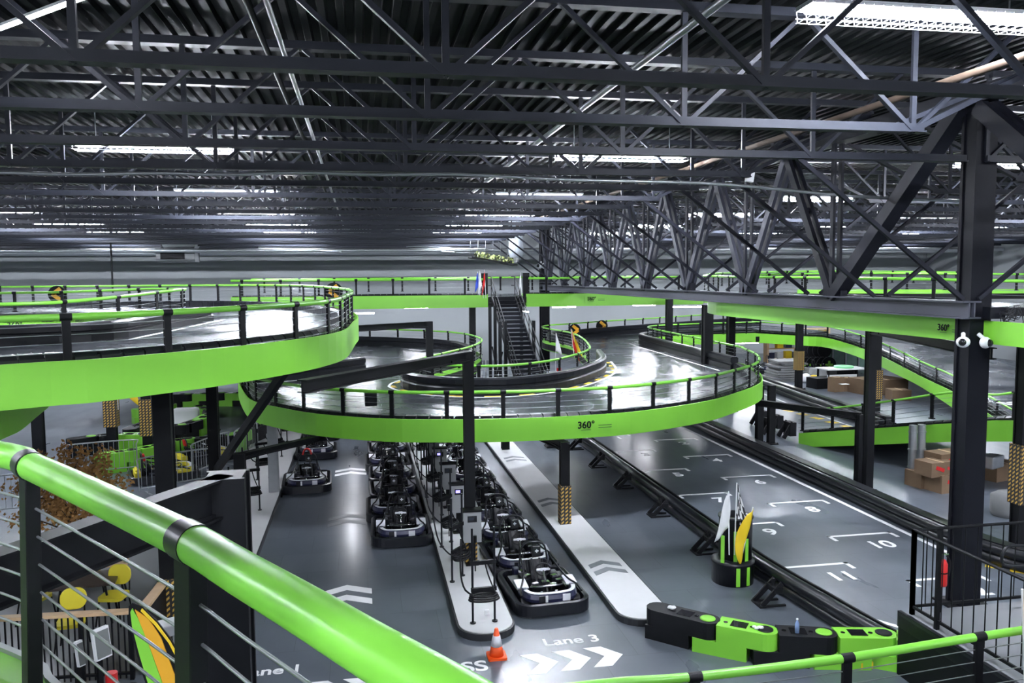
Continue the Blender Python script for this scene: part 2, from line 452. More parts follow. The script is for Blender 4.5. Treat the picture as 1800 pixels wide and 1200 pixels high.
def column(x, y, w, ztop, label, arm=None, arms=None, wrap=None, base=True, d=None, matname='black_paint', group=None, wrap_uv=True, armh=.3, name='support_column'):
    t = thing(name, label, 'column', (x, y, 0), 0, group)
    d = d or w; c = MB()
    f = .16*w
    c.box((x, y-d/2+f/2, ztop/2), (w, f, ztop)); c.box((x, y+d/2-f/2, ztop/2), (w, f, ztop)); c.box((x, y, ztop/2), (w*.86, d-2*f, ztop))
    c.build('shaft', matname, t)
    if base:
        c = MB(); c.box((x, y, .02), (w*1.8, d*1.8, .04))
        for sx in (-1,1):
            for sy in (-1,1): c.cyl((x+sx*w*.75, y+sy*d*.75, .03), (x+sx*w*.75, y+sy*d*.75, .07), .018, 6)
        c.build('base_plate', 'black_paint', t)
    for (ex, ey, z) in (arms or ([arm] if arm else [])):
        p = Vector((x, y, z-armh/2)); q = Vector((ex, ey, z-armh/2)); c = MB()
        c.bar(p+Vector((0,0,armh/2-.01)), q+Vector((0,0,armh/2-.01)), .18, .02); c.bar(p-Vector((0,0,armh/2-.01)), q-Vector((0,0,armh/2-.01)), .18, .02); c.bar(p, q, .03, armh-.02)
        dv = (q-p).normalized(); c.bar(p+dv*.08-Vector((0,0,armh/2)), p+dv*.7-Vector((0,0,armh/2-.03)), .08, .08)
        c.build('cantilever_arm', matname, t)
    if wrap:
        z0, z1, ex = wrap; c = MB(); c.box((x, y, (z0+z1)/2), (w+ex, d+ex, z1-z0), uv=True)
        c.build('hatched_wrap', 'hatched_pad', t)
    return t
# ------------------------------------------------------------------ elevated tracks
POSTS = {}
def post_mesh(hp, r):
    k = (round(hp,3), round(r,3))
    if k not in POSTS:
        b = MB(); b.box((0,0,-hp/2-r*.5), (.1,.045,hp-r)); b.cyl((-.07,0,0), (.07,0,0), r*1.1, 14); b.box((0,0,-hp+.02), (.16,.1,.03))
        o = b.build('post', 'black_paint'); POSTS[k] = o.data; bpy.data.objects.remove(o)
    return POSTS[k]
def guard_rail(parent, pts, hp, r=.05, spacing=1.6, cables=4, phase=.4, sides=10, n=None, name='guard_rail'):
    P = resample(pts, .35)
    b = MB(); b.tube(P, r, sides); rail = b.build(name, 'green_rail', parent)
    off = Vector((0,0,0)); p = parent
    while p: off += Vector(p.location); p = p.parent
    L = [0.0]
    for a, c in zip(P, P[1:]): L.append(L[-1]+(c-a).length)
    s = phase
    pm = post_mesh(hp, r)
    while s < L[-1]-.1:
        i = max(k for k in range(len(L)) if L[k] <= s); i = min(i, len(P)-2)
        f = (s-L[i])/max(1e-6, L[i+1]-L[i]); q = P[i]+(P[i+1]-P[i])*f; t = P[i+1]-P[i]
        o = bpy.data.objects.new('post', pm); COL.objects.link(o); o.parent = rail
        o.location = q-off; o.rotation_euler = (0,0,math.atan2(t.y,t.x)); s += spacing
    for k in range(cables):
        dz = -(k+1)*(hp-.05)/(cables+.6)
        b = MB(); b.tube([q+Vector((0,0,dz)) for q in P], .006, 5); b.build('cable', 'cable', rail)
    return rail
def offset(pts, d):
    P = [Vector(p) for p in pts]; out = []
    for i in range(len(P)):
        t = P[min(i+1,len(P)-1)]-P[max(i-1,0)]; t.z = 0; t.normalize(); out.append(P[i]+Vector((t.y,-t.x,0))*d)
    return out
def tyre_barrier(parent, pts, h=.3, w=.28, name='tyre_barrier', step=.3, m='black_gloss'):
    b = MB(); P = resample(pts, step)
    prof = [(-w/2,0),(w/2,0),(w/2,h*.75),(w*.3,h),(-w*.3,h),(-w/2,h*.75)]
    core = [(-w*.38,0),(w*.38,0),(w*.38,h*.8),(-w*.38,h*.8)]
    b.sweep(P, core)
    for a, c in zip(P, P[1:]): b.sweep([a+(c-a)*.05, a+(c-a)*.95], prof)
    return b.build(name, m, parent)
def smooth_barrier(parent, pts, h=.4, w=.22, name='rail_barrier', m='black_gloss'):
    b = MB()
    prof = [(-w/2,0),(w/2,0),(w/2,h*.36),(w*.36,h*.44),(w*.36,h*.52),(w/2,h*.6),(w/2,h*.9),(w*.3,h),(-w*.3,h),(-w/2,h*.9),(-w/2,h*.6),(-w*.36,h*.52),(-w*.36,h*.44),(-w/2,h*.36)]
    b.sweep(resample(pts, .5), prof); return b.build(name, m, parent)
def fascia(parent, top, bot, t=.03, name='fascia', m='green_paint'):
    b = MB(); n = len(top); vs = []
    off = offset(top, t)
    for a, c, o in zip(top, bot, off):
        d = o-a; vs += [a, c, Vector(c)+d, Vector(a)+d]
    fs = []
    for i in range(n-1):
        for k in range(4): fs.append((i*4+k, (i+1)*4+k, (i+1)*4+(k+1) % 4, i*4+(k+1) % 4))
    fs += [(3,2,1,0), ((n-1)*4, (n-1)*4+1, (n-1)*4+2, (n-1)*4+3)]
    b.add(vs, fs); return b.build(name, m, parent)
def surface(parent, poly, z, t=.22, name='track_surface'):
    b = MB(); b.prism(poly, z-t, z, mi=1, mi_top=0); return b.build(name, ['track_surface','black_paint'], parent)
def line_on(parent, pts, z, w=.1, m='white_mark', name='edge_line'):
    b = MB(); P = resample([Vector((p[0],p[1],z)) for p in pts], .4); b.sweep(P, [(-w/2,0),(w/2,0),(w/2,.004),(-w/2,.004)]); return b.build(name, m, parent)
def dashes_on(parent, pts, z, w, on, offl, m='yellow', name='kerb_dashes'):
    P = resample([Vector((p[0],p[1],z)) for p in pts], .1); b = MB(); k = 0; per = int((on+offl)/.1); nn = int(on/.1)
    while k+nn < len(P): b.sweep(P[k:k+nn+1], [(-w/2,0),(w/2,0),(w/2,.006),(-w/2,.006)]); k += per
    return b.build(name, m, parent)
def logo(parent, pos, tdir, size, faint=True):
    o = text_mesh('360\u00b0', size, 'lettering', 'black_paint', parent, upright(pos, tdir), .004, size*.015)
    b = MB(); t = Vector(tdir).normalized(); p = Vector(pos)
    nrm = t.cross(Vector((0,0,1)))
    for k in range(2): b.bar(p+t*size*1.35+Vector((0,0,-.02-k*.06*size/.25)), p+t*size*2.8+Vector((0,0,-.02-k*.06*size/.25)), .006, .018*size/.25)
    b.bar(p-t*size*.55+Vector((0,0,-.5*size)), p+t*size*.5+Vector((0,0,-.5*size)), .006, .05*size)
    b.build('small_print', 'logo_grey', parent)
    return o

# T1: the mid level hairpin
t1 = thing('elevated_track', 'mid level hairpin kart track with curved green fascia in front of the stairs', 'kart track', (5, 19, 2.4))
fr = [(-4.6,33),(-4.1,28.5),(-3.35,24.5),(-2.9,23.0),(-2.3,22.0),(-1.2,20.6),(.3,19.55),(1.6,19.1),(3.4,18.8),(5.2,18.85),(6.7,19.15),(8.9,20.25),(10.55,21.7),(11.7,22.9),(12.5,24.1),(13.3,25.9),(14.0,28.4)]
fr = path(withz(fr, 0), .4)
edge = path(withz([(14.0,28.4),(14.2,32.5),(14.4,36.4),(14.6,39.8),(14.95,41.4),(16.0,42.4),(18.7,43.2),(22.2,43.6)], 0), .5)
opening = path(withz([(-12,47.2),(-5.5,47),(.1,44.4),(3.2,42),(4.6,39.9),(5.1,37.4),(5.05,34.8),(4.2,31.9),(2.9,29.4),(1.85,27.3),(2.0,26.2),(2.5,25.4),(3.4,24.8),(4.5,24.75),(5.9,25.7),(7.2,27.4),(8.3,29.4),(8.9,31.6),(9.6,35.2),(9.9,38.6),(9.5,42.4),(10.0,44.3),(11.7,45.6),(14.4,47.6),(17.2,49.3),(23.8,53.4),(28,55)], 0), .5)
poly = [p.xy for p in fr] + [p.xy for p in edge[1:]] + [Vector((25.0,44.6)), Vector((28.5,46.5))] + [p.xy for p in reversed(opening)] + [Vector((-12,38)), Vector((-5,36))]
surface(t1, poly, 2.45, .3)
Z1 = lambda pts, z: [Vector((p.x,p.y,z)) for p in pts]
fascia(t1, Z1(offset(fr, .02), 2.67), Z1(offset(fr, .02), 2.12))
fascia(t1, Z1(offset(edge, .02), 2.67), Z1(offset(edge, .02), 2.12))
opf = [p for p in opening if p.y < 47 and p.x > -6]
i1 = [p for p in opening if p.x > .0 and p.y < 44.6 and p.x < 10]
fascia(t1, Z1(offset(i1, .02), 2.6), Z1(offset(i1, .02), 2.1))
guard_rail(t1, Z1(offset(fr, -.07), 3.29), .66, .042, 1.33, 4, .6)
guard_rail(t1, Z1(edge, 3.29), .66, .042, 1.5, 4, .8)
guard_rail(t1, Z1(opening, 3.27), .7, .04, 1.75, 4, .8)
tyre_barrier(t1, Z1(offset(fr, -.25), 2.45), .26)
smooth_barrier(t1, Z1(offset(edge, -.35), 2.45), .5, .3)
ring = [p for p in opening if 1.0 < p.x < 9.2 and p.y < 33 and not (p.x < 4 and p.y > 29.6)]
smooth_barrier(t1, Z1(offset(ring, .5), 2.45), .52, .26)
smooth_barrier(t1, Z1(offset([p for p in opening if p.x < 5.2 and p.y > 33 and p.x < 5.2 and p.x > -8 and not p.x > 5.2][0:0] or [p for p in opening if p.y > 34 and p.x < 5.3], .4), 2.45), .45, .3)
smooth_barrier(t1, Z1(offset([p for p in opening if p.x > 9.3 and p.y > 41], .4), 2.45), .5, .35)
kl = offset(ring, 1.0); line_on(t1, kl, 2.45, .09); dashes_on(t1, offset(ring, .86), 2.45, .14, .6, .6)
line_on(t1, offset(edge[:26], -.95), 2.45, .1)
smooth_barrier(t1, path(withz([(-.05,32.0),(-1.2,30.6),(-2.4,29.6),(-4.2,28.9)], 2.45), .4), .5, .4)
line_on(t1, [(.1,31.7),(-1.1,30.2),(-2.3,29.2),(-4.0,28.5)], 2.45, .08)
lp = min(range(len(fr)), key=lambda i: abs(fr[i].x-5.2)); td = fr[lp+1]-fr[lp-1]; q = offset(fr, .06)[lp]
logo(t1, (q.x, q.y, 2.43), td, .235)
for px, lab in ((652, 'a'),):
    p = atY(px, 703, 19.95); b = MB(); b.box((p.x, p.y+.12, p.z), (.3,.16,.32)); b.build('control_box', 'black_paint', t1, .03)
for (px, py, Y, m) in ((1058,573,47.0,0),(1010,580,45.0,0)):
    p = atY(px, py, Y); b = MB(); b.cyl((p.x,p.y-.02,p.z), (p.x,p.y+.02,p.z), .36, 16); s_ = b.build('chevron_sign', 'black_paint', t1)
    b = MB(); 
    for s in (-1,1): b.bar((p.x+.2,p.y-.05,p.z), (p.x-.12,p.y-.05,p.z+s*.26), .17, .02, up=(0,1,0))
    b.build('chevron', 'amber', s_)
# T2: upper left deck
t2 = thing('elevated_track', 'upper left kart track deck with broad green fascia and curved end at the far left', 'kart track', (-4, 16, 4.8))
near = [Vector((-14.0,4.6,0)), Vector((-8.2,8.0,0))] + [Vector((*atZ(x, y, 4.45).xy, 0)) for x, y in ((0,721),(153,707.6),(300,689),(400,675),(515,655),(575,641),(605,628))] + [Vector((-.22,19.3,0)), Vector((-.15,21.6,0)), Vector((-.4,25,0)), Vector((-1.6,30,0)), Vector((-4,34.5,0)), Vector((-8,37.2,0)), Vector((-20,38.5,0)), Vector((-29,38.5,0))]
near = path(near, .4)
cnear = [(0,535,20.0),(117,530,21.0),(224,520,22.6),(313,509.5,25.0)]; cfar = [(300,507.5,28.2),(257,508,29.2),(163,511,30.2),(0,515,31.0)]
loop = [Vector((-29,17,5.4)), Vector((-15,18.4,5.4))] + [atY(*c) for c in cnear] + [atY(324,508.5,26.8)] + [atY(*c) for c in cfar] + [Vector((-29,31.5,5.5))]
loop = path(loop, .4)
surface(t2, [p.xy for p in near] + [p.xy for p in reversed(loop)], 4.84, .3)
N2 = len(near)
fascia(t2, Z1(offset(near, .02), 5.0), Z1(offset(near, .02), 4.45))
fb = [p for p in loop if p.y > 27]
fascia(t2, Z1(fb, 4.74), Z1(fb, 4.22))
rz = []
for i, p in enumerate(near): rz.append(Vector((p.x, p.y, 5.53+.2*min(1, max(0, (p.y-10)/22)))))
guard_rail(t2, offset(rz,-.09), .68, .045, 1.33, 5, .25)
guard_rail(t2, loop, .66, .045, 1.6, 4, .4)
tyre_barrier(t2, Z1(offset(near, -.32), 4.84), .24, .3)
smooth_barrier(t2, path([(-4.35,24.6,4.84),(-4.65,20,4.84),(-4.9,17.2,4.84),(-6.0,16.2,4.84),(-9,15.4,4.84),(-15,14.5,4.84)], .4), .36, .34, m='black_gloss')
line_on(t2, [(-3.9,24.6),(-4.2,20),(-4.45,16.9)], 4.84, .1)
for (px, py, Y) in ((101,517,31.0),(587,512,28.4)):
    p = atY(px, py, Y); b = MB(); b.cyl((p.x,p.y-.04,p.z), (p.x,p.y,p.z), .3, 16); s_ = b.build('chevron_sign', 'black_paint', t2)
    b = MB()
    for s in (-1,1): b.bar((p.x-.15,p.y-.06,p.z), (p.x+.12,p.y-.06,p.z+s*.2), .13, .02, up=(0,1,0))
    b.build('chevron', 'amber', s_)
p = atY(28, 566, 30.6); logo(t2, (p.x, p.y-.1, 4.47), (1,0,0), .26)
# T3: upper deck along the back wall
t3 = thing('elevated_track', 'upper kart track deck running across the hall in front of the back wall', 'kart track', (8, 40, 5))
surface(t3, [(-6,40),(6.2,40),(6.2,41),(8.0,41),(8.0,40),(17.4,40),(17.4,47.5),(-6,47.5)], 5.0, .3)
for x0, x1 in ((-6,6.1),(8.1,17.4)):
    fascia(t3, [Vector((x0,39.96,5.14)), Vector((x1,39.96,5.1))], [Vector((x0,39.96,4.5)), Vector((x1,39.96,4.5))])
fascia(t3, [Vector((6.1,39.96,5.14)), Vector((6.1,41.2,5.14))], [Vector((6.1,39.96,4.5)), Vector((6.1,41.2,4.5))])
fascia(t3, [Vector((8.1,41.2,5.14)), Vector((8.1,39.96,5.14))], [Vector((8.1,41.2,4.5)), Vector((8.1,39.96,4.5))])
guard_rail(t3, [Vector((-6,40.05,5.9)), Vector((6.0,40.05,5.88))], .75, .055, 1.75, 3, .5)
guard_rail(t3, [Vector((8.2,40.05,5.9)), Vector((17.4,40.05,5.92))], .75, .055, 1.75, 3, .9)
guard_rail(t3, path([(-6,47.3,5.95),(14,47.3,5.95),(17.4,47.3,5.97)], .5), .75, .055, 1.9, 3, .7)
tyre_barrier(t3, [Vector((-6,40.4,5.0)), Vector((6,40.4,5.0))], .2); tyre_barrier(t3, [Vector((8.2,40.4,5.0)), Vector((17.4,40.4,5.0))], .2)
b = MB(); b.box((5.7,40.3,4.6), (23,.2,.2)); b.box((5.7,46.8,4.6), (23,.2,.2)); b.build('deck_beam', 'black_paint', t3)
p = atY(1040, 525, 39.9); logo(t3, (p.x, 39.88, p.z), (1,0,0), .24)
# T4: upper right deck under the girder
t4 = thing('elevated_track', 'upper right kart track deck with green fascia hung along the girder truss', 'kart track', (12, 20, 4.9))
ed = path([(10.72,5,0),(10.72,12,0),(10.72,18,0),(10.75,22.6,0),(10.92,24.3,0),(11.4,25.7,0),(12.5,26.9,0),(14.5,27.4,0)], .4)
surface(t4, [p.xy for p in reversed(ed)] + [Vector((12.4,5)), Vector((12.4,20)), Vector((12.7,25))], 5.0, .22)
fascia(t4, Z1(offset(ed, -.02), 5.17), Z1(offset(ed, -.02), 4.77))
p = atX(1660, 576, 10.68); logo(t4, (10.66, p.y, p.z), (0,-1,0), .17)
r2 = [atY(1237,485,36), atY(1300,486.5,31), atY(1370,487.3,27.5), atY(1560,489.5,23.5), atY(1750,493,20.8), atY(1900,496,19)]
r2 = path(r2, .4); guard_rail(t4, r2, .68, .05, 1.5, 4, .8)
# T4b: further upper deck with a hairpin loop on the right
t5 = thing('elevated_track', 'further upper right kart track deck with a looping green rail behind the girder truss', 'kart track', (18, 34, 5))
surface(t5, [p.xy for p in r2] + [p.xy for p in reversed(offset(r2, -4.2))], 5.02, .25)
r1 = path([atY(1237,484.5,36.5), atY(1258,480.5,40), atY(1320,478.5,43), atY(1480,476.5,45), atY(1700,478.5,46)], .5)
guard_rail(t5, r1, .7, .05, 1.6, 4, .5)
r3 = path([atY(1330,482.6,38), atY(1500,480,36.5), atY(1650,481,34), atY(1800,482,33), atY(1950,484,32)], .5)
guard_rail(t5, r3, .75, .05, 1.6, 4, .6)
r3b = [p for p in r3 if p.x > 21.0]
fascia(t5, [Vector((p.x,p.y+.05,5.25)) for p in r3b], [Vector((p.x,p.y+.05,4.95)) for p in r3b])
surface(t5, [p.xy for p in r3] + [p.xy for p in reversed(offset(r3, -4.0))], 5.05, .25)
fascia(t5, [Vector((p.x,p.y,5.12)) for p in r2[:30]], [Vector((p.x,p.y,4.72)) for p in r2[:30]])
# T5: ramp curving down on the right
t6 = thing('track_ramp', 'curving kart track ramp with green fascia dropping from the mid level behind the right columns', 'kart track', (24, 38, 2))
bt = [(1411,607,44.3,590.5),(1450,610,43.0,593),(1489,620,41.0,603),(1532,636,38.5,618),(1567,653,36.3,634),(1619,679,33.2,661),(1683,721,30.0,692),(1740,760,27.6,728),(1800,800,25.5,765)]
bot = path([Vector((22.0,43.65,2.12))]+[atY(x,y,Y) for x,y,Y,_ in bt], .5); top = path([Vector((22.0,43.65,2.67))]+[atY(x,yt,Y) for x,_,Y,yt in bt], .5)
m = min(len(bot), len(top)); bot = bot[:m]; top = [Vector((b_.x,b_.y,t_.z)) for b_, t_ in zip(bot, top[:m])]
fascia(t6, offset(top, .02), offset(bot, .02))
b = MB(); inn = offset(top, -5.5); vs = []
for a, c in zip(top, inn): vs += [a-Vector((0,0,.15)), Vector((c.x,c.y,a.z-.15)), Vector((c.x,c.y,a.z-.4)), a-Vector((0,0,.4))]
b.add(vs, [(i*4+k, i*4+(k+1) % 4, (i+1)*4+(k+1) % 4, (i+1)*4+k) for i in range(m-1) for k in range(4)]); b.build('track_surface', 'track_surface', t6)
guard_rail(t6, [p+Vector((0,0,.66)) for p in top], .66, .04, 1.6, 4, .6)
tyre_barrier(t6, [p+Vector((0,0,-.15)) for p in offset(top, -.35)], .35, .3)
# T6: ramp at the lower right
t7 = thing('track_ramp', 'low kart track ramp with green fascia passing behind the big right column', 'kart track', (15, 22, .5))
fb_ = [(1404.5,786,26.5,761),(1500,783,24.2,755),(1590,779,22.2,749),(1681,776,20.5,743),(1745,775.5,19.3,738.5),(1799,776,18.4,739),(1900,778,17.2,739)]
bot = path([atY(x,y,Y) for x,y,Y,_ in fb_], .4); top = path([atY(x,yt,Y) for x,_,Y,yt in fb_], .4); m = min(len(bot), len(top)); bot = bot[:m]; top = [Vector((b_.x,b_.y,t_.z)) for b_, t_ in zip(bot, top[:m])]
fascia(t7, top, bot)
b = MB(); inn = offset(top, -5.0); vs = []
for a, c in zip(top, inn): vs += [a-Vector((0,0,.12)), Vector((c.x,c.y,a.z-.12)), Vector((c.x,c.y,a.z-.4)), a-Vector((0,0,.4))]
b.add(vs, [(i*4+k, i*4+(k+1) % 4, (i+1)*4+(k+1) % 4, (i+1)*4+k) for i in range(m-1) for k in range(4)] + [(3,2,1,0)]); b.build('track_surface', 'track_surface', t7)
rr = path([atY(x,y,Y) for x,y,Y in ((1404,723,26.5),(1500,713,24.2),(1583,702,22.2),(1683,688.5,20.5),(1747,694,19.3),(1797,688,18.4),(1900,685,17.2))], .4)
rr = [Vector((p.x,p.y,p.z)) for p in rr]
guard_rail(t7, rr, .72, .035, 1.35, 4, .2)
tyre_barrier(t7, [p-Vector((0,0,.12)) for p in offset(top, -.3)], .22, .26)
p = atZ(1778,702,2.1); o_ = text_mesh('S8', .75, 'track_lettering', 'white_mark', t7, Matrix.Translation((p.x,p.y,top[-6].z-.1)), .002, .02)
# T7: near right deck, below the camera
t8 = thing('elevated_track', 'near right kart track edge with thin green rail crossing the bottom right corner', 'kart track', (4, 6, 1.1))
rl = path([(-.3,7.3,2.0),(.8,7.4,2.0),(2.3,7.48,2.0),(3.2,7.43,2.0),(4.9,7.5,2.0),(6.7,7.68,2.0),(8.2,7.75,2.0),(11,7.6,2.0)], .35)
surface(t8, [p.xy for p in reversed(rl)] + [Vector((-.3,3)), Vector((11,3))], 1.1, .25)
guard_rail(t8, rl, .85, .047, 1.72, 5, 1.78)
fascia(t8, Z1(offset(rl, -.05), 1.25), Z1(offset(rl, -.05), .75))
# T8: the deck the camera stands on
t9 = thing('elevated_track', 'nearest deck edge with thick green tube rail crossing the lower left foreground', 'kart track', (-1, 2, 4.4))
rl = [Vector((-4.3,6.55,5.25)), Vector((-2.9,5.0,5.25)), atZ(0,798,5.25), atZ(50,817,5.25), atZ(185,880,5.25), atZ(330,950,5.25), atZ(420,1004,5.25), atZ(533,1070,5.25), atZ(645,1138,5.25), atZ(767,1209,5.25), atZ(870,1272,5.25), atZ(1000,1356,5.25)]
rl = path(rl, .12)
def arc_at(P, target):
    s = 0
    for a, c in zip(P, P[1:]):
        if (a-target).length < .12: return s
        s += (c-a).length
    return s
b = MB(); b.tube(rl, .056, 24); rail = b.build('guard_rail', 'green_rail', t9)
for px, py in ((42,817),(335,952)):
    q = atZ(px, py, 5.25); i = min(range(1,len(rl)-1), key=lambda k: (rl[k]-q).length); q = rl[i]; t = (rl[i+1]-rl[i-1]).normalized(); nr = Vector((-t.y,t.x,0))
    b = MB(); b.bar(q-Vector((0,0,.05)), q-Vector((0,0,.93))-nr*.035+t*.02, .055, .11, up=t); b.build('post', 'black_paint', rail, .004)
    b = MB(); b.tube([q-t*.045, q+t*.045], .0595, 24); b.build('collar', 'black_gloss', rail)
for k in range(6):
    dz = -.17-k*.115; b = MB(); b.tube([q+Vector((0,0,dz)) for q in rl], .0055, 6); b.build('cable', 'cable', rail)
rin = offset(rl, .07)
b = MB(); b.sweep([Vector((p.x,p.y,4.33)) for p in rl if p.x < .6], [(-.02,-.03),(.9,-.03),(.9,0),(-.02,0)]); b.build('deck_edge', 'green_paint', t9)
b = MB(); b.sweep([Vector((p.x,p.y,4.33)) for p in rl if p.x < .6], [(-.045,-.02),(-.015,-.02),(-.015,.02),(-.045,.02)]); b.build('edge_trim', 'cable', t9)
# far left ramp glimpsed under the upper deck
t10 = thing('track_ramp', 'short green ramp fascia curving under the upper left deck at the left edge', 'kart track', (-5, 14, 3))
e = path([atY(-40,795,12.4), atY(0,772,13.0), atY(32,757,13.8), atY(62,732,14.8), atY(95,706,16.2), atY(120,690,17.5)], .3)
fascia(t10, [p+Vector((0,0,.55)) for p in e], e)
guard = [p+Vector((0,0,.45)) for p in e]
b = MB(); inn = offset(e, -3.5); vs = []
for a, c in zip(e, inn): vs += [a+Vector((0,0,.35)), Vector((c.x,c.y,a.z+.35)), Vector((c.x,c.y,a.z+.12)), a+Vector((0,0,.12))]
b.add(vs, [(i*4+k, i*4+(k+1) % 4, (i+1)*4+(k+1) % 4, (i+1)*4+k) for i in range(len(e)-1) for k in range(4)]); b.build('track_surface', 'track_surface', t10)

# ------------------------------------------------------------------ columns and their arms
column(10.63, 12.75, .42, 9.0, 'massive dark steel column at right carrying the girder truss', matname='dark_steel', d=.36, name='building_column')
column(10.5, 46.7, .5, 9.0, 'tall dark building column behind the stairs at the far end of the girder truss', matname='dark_steel', name='building_column')
column(2.1, 16.45, .21, 4.5, 'tall black post with hatched foot rising from the charger island', arm=(-.9, 12.4, 4.5), wrap=(.14,1.1,.05), armh=.2)
column(4.65, 18.6, .21, 2.1, 'short black post with hatched amber pad on the white lane divider', arm=(3.9,22.5,2.1), wrap=(.13,1.05,.05), armh=.22)
column(4.72, 27.2, .26, 2.15, 'black post on the far end of the white lane divider under the hairpin track')
column(6.5, 27.8, .26, 2.15, 'black post on the floor right of the white lane divider under the hairpin track')
column(13.7, 20.2, .22, 4.75, 'tall slim black post between the starting grid and the low ramp', arm=(11.6,13.4,4.6), armh=.22)
column(13.95, 20.95, .22, 2.0, 'short black post with arm reaching left to the hairpin track end', arm=(12.3,23.9,2.05), armh=.2, wrap=None)
column(13.75, 26.6, .22, 2.1, 'left one of the twin short posts under the right end of the hairpin track')
column(14.2, 26.6, .22, 2.1, 'right one of the twin short posts under the right end of the hairpin track')
column(13.7, 31.0, .36, 4.8, 'black post under the rounded end of the upper right fascia')
column(15.3, 39.3, .3, 4.8, 'black post with flared top at the far right of the back upper deck')
column(15.9, 33.5, .3, 4.8, 'black post behind the right curve of the hairpin track')
column(22.5, 39.3, .3, 4.8, 'black post with brown hatched pad in front of the parts storage', wrap=(1.0,2.0,.1))
column(20.6, 30.0, .3, 4.8, 'black post with hatched pad behind the low ramp rail', wrap=(.9,2.1,.1))
column(2.25, 28.0, .24, 4.5, 'black post with arm inside the stair opening of the hairpin track', arm=(-1.4,25.5,4.5), armh=.2)
column(5.4, 40.4, .3, 4.5, 'black post holding the back upper deck left of the stairs')
column(-5.37, 12.5, .24, 4.45, 'thick black post under the upper left deck at the left edge')
column(-3.22, 14.0, .27, 4.45, 'black post with hatched foot beside the dining area', wrap=(.1,1.1,.06))
column(-3.5, 20.0, .24, 4.45, 'black post with a diagonal brace under the upper left deck')
column(-8.5, 29.7, .3, 4.5, 'hatched post with a yellow flag beside the small kart circuit', wrap=(1.0,2.2,.12))
column(-7.0, 28.3, .3, 4.5, 'hatched post right of the yellow flag by the small kart circuit', wrap=(.9,2.1,.12))
column(-10.2, 28.0, .3, 4.5, 'plain black post left of the hatched posts by the small kart circuit')
column(-10.9, 25.0, .3, 4.5, 'plain black post behind the brown tree near the left edge')
column(-5.9, 33.5, .3, 4.5, 'plain black post in the middle of the small kart circuit')
column(-2.77, 18.9, .24, 2.1, 'short black post with arm on the left lane island', arm=(-1.0,20.8,2.1), armh=.14)
column(-1.2, 7.35, .36, 4.3, 'heavy near black column carrying the grey topped beam in the lower left', arm=(-3.6,3.3,4.3), armh=.34)
t = column(-2.5, 23.1, .26, 2.15, 'galvanised steel post on the left lane island', matname='galvanised')
column(14.0, 15.2, .26, 4.6, 'black post with hatched pad at the right edge behind the landing', wrap=(1.0,2.3,.08))
b = MB(); b.bar((-3.5,20,1.45), (-1.35,15.7,4.4), .12, .16); tag(b.build('diagonal_brace', 'black_paint'), 'black diagonal brace rising to the upper left deck', 'brace', kind='thing')
for p_, lab in (((1600,790,20.6), 'silver wrapped pipe under the low ramp'),):
    q = atZ(1602, 850, 0)
    for k, dx in enumerate((0,.28)):
        b = MB(); b.cyl((q.x+dx,q.y,0), (q.x+dx,q.y,1.7), .11, 12)
        for z in (.5,1.0,1.5): b.tube([(q.x+dx,q.y,z-.02),(q.x+dx,q.y,z+.02)], .125, 12)
        tag(b.build('silver_pipe', 'galvanised'), ('left' if k == 0 else 'right')+' one of two silver upright pipes under the low ramp', 'pipe', kind='thing')
# ------------------------------------------------------------------ pit lanes: islands and floor markings
def round_rect(x0, x1, y0, y1, r, n=8):
    out = []
    for cx, cy, a0 in ((x1-r,y1-r,0),(x0+r,y1-r,PI/2),(x0+r,y0+r,PI),(x1-r,y0+r,1.5*PI)):
        for k in range(n+1): a = a0+k*PI/2/n; out.append((cx+r*math.cos(a), cy+r*math.sin(a)))
    return out
def island(label, x0, x1, y0, y1, r):
    t = thing('lane_island', label, 'lane divider', ((x0+x1)/2, y0, 0))
    b = MB(); b.prism(round_rect(x0-.03, x1+.03, y0-.03, y1, r), 0, .115); b.build('kerb', 'kerb_black', t)
    b = MB(); b.prism(round_rect(x0, x1, y0, y1, r), .115, .13); b.build('top_slab', 'white_concrete', t)
    return t
isl_l = island('white topped island at the left of the pit lanes', -4.0, -2.34, 15.5, 44, .5)
isl_c = island('white topped charger island between the two queues of karts', 1.5, 2.42, 12.98, 42, .44)
isl_r = island('long white lane divider painted with grey chevrons', 4.3, 5.2, 13.0, 42, .43)
def mark(poly_list, label, m='white_mark', z=.004, z0=.0, cat='floor marking', name='floor_marking', parent=None, group=None):
    b = MB()
    for p in poly_list: b.prism(p, z0, z)
    o = b.build(name, m, parent)
    if parent is None: tag(o, label, cat, group, 'thing')
    return o
def chevrons_up(cx, y, w, dy, th, gap):
    ps = []
    for k in range(2):
        yy = y-k*(th+gap)
        ps.append([(cx-w/2,yy-dy),(cx,yy),(cx+w/2,yy-dy),(cx+w/2,yy-dy-th),(cx,yy-th),(cx-w/2,yy-dy-th)])
    return ps
for (px, py), m, lab in (((617,822),'white_mark','clean white double chevron nearest the first kart in the left lane'), ((612,903),'worn_mark','worn double chevron in the middle of the left lane'), ((610,1028),'white_mark','large clear white double chevron at the near end of the left lane')):
    p = atZ(px, py, 0); mark(chevrons_up(p.x, p.y, .95, .28, .26, .24), lab, m)
for px, py, lab in ((905,801,'far'),(972,874,'middle'),(1062,984,'near')):
    p = atZ(px, py, .13); mark(chevrons_up(4.75, p.y, .66, .22, .2, .2), lab+' grey chevron pair', 'grey_mark', .133, .13, parent=isl_r, name='chevron_marking')
def chev_right(x, y, h, th, sk): return [(x,y+h/2),(x+th,y+h/2),(x+th+sk,y),(x+th,y-h/2),(x,y-h/2),(x+sk,y)]
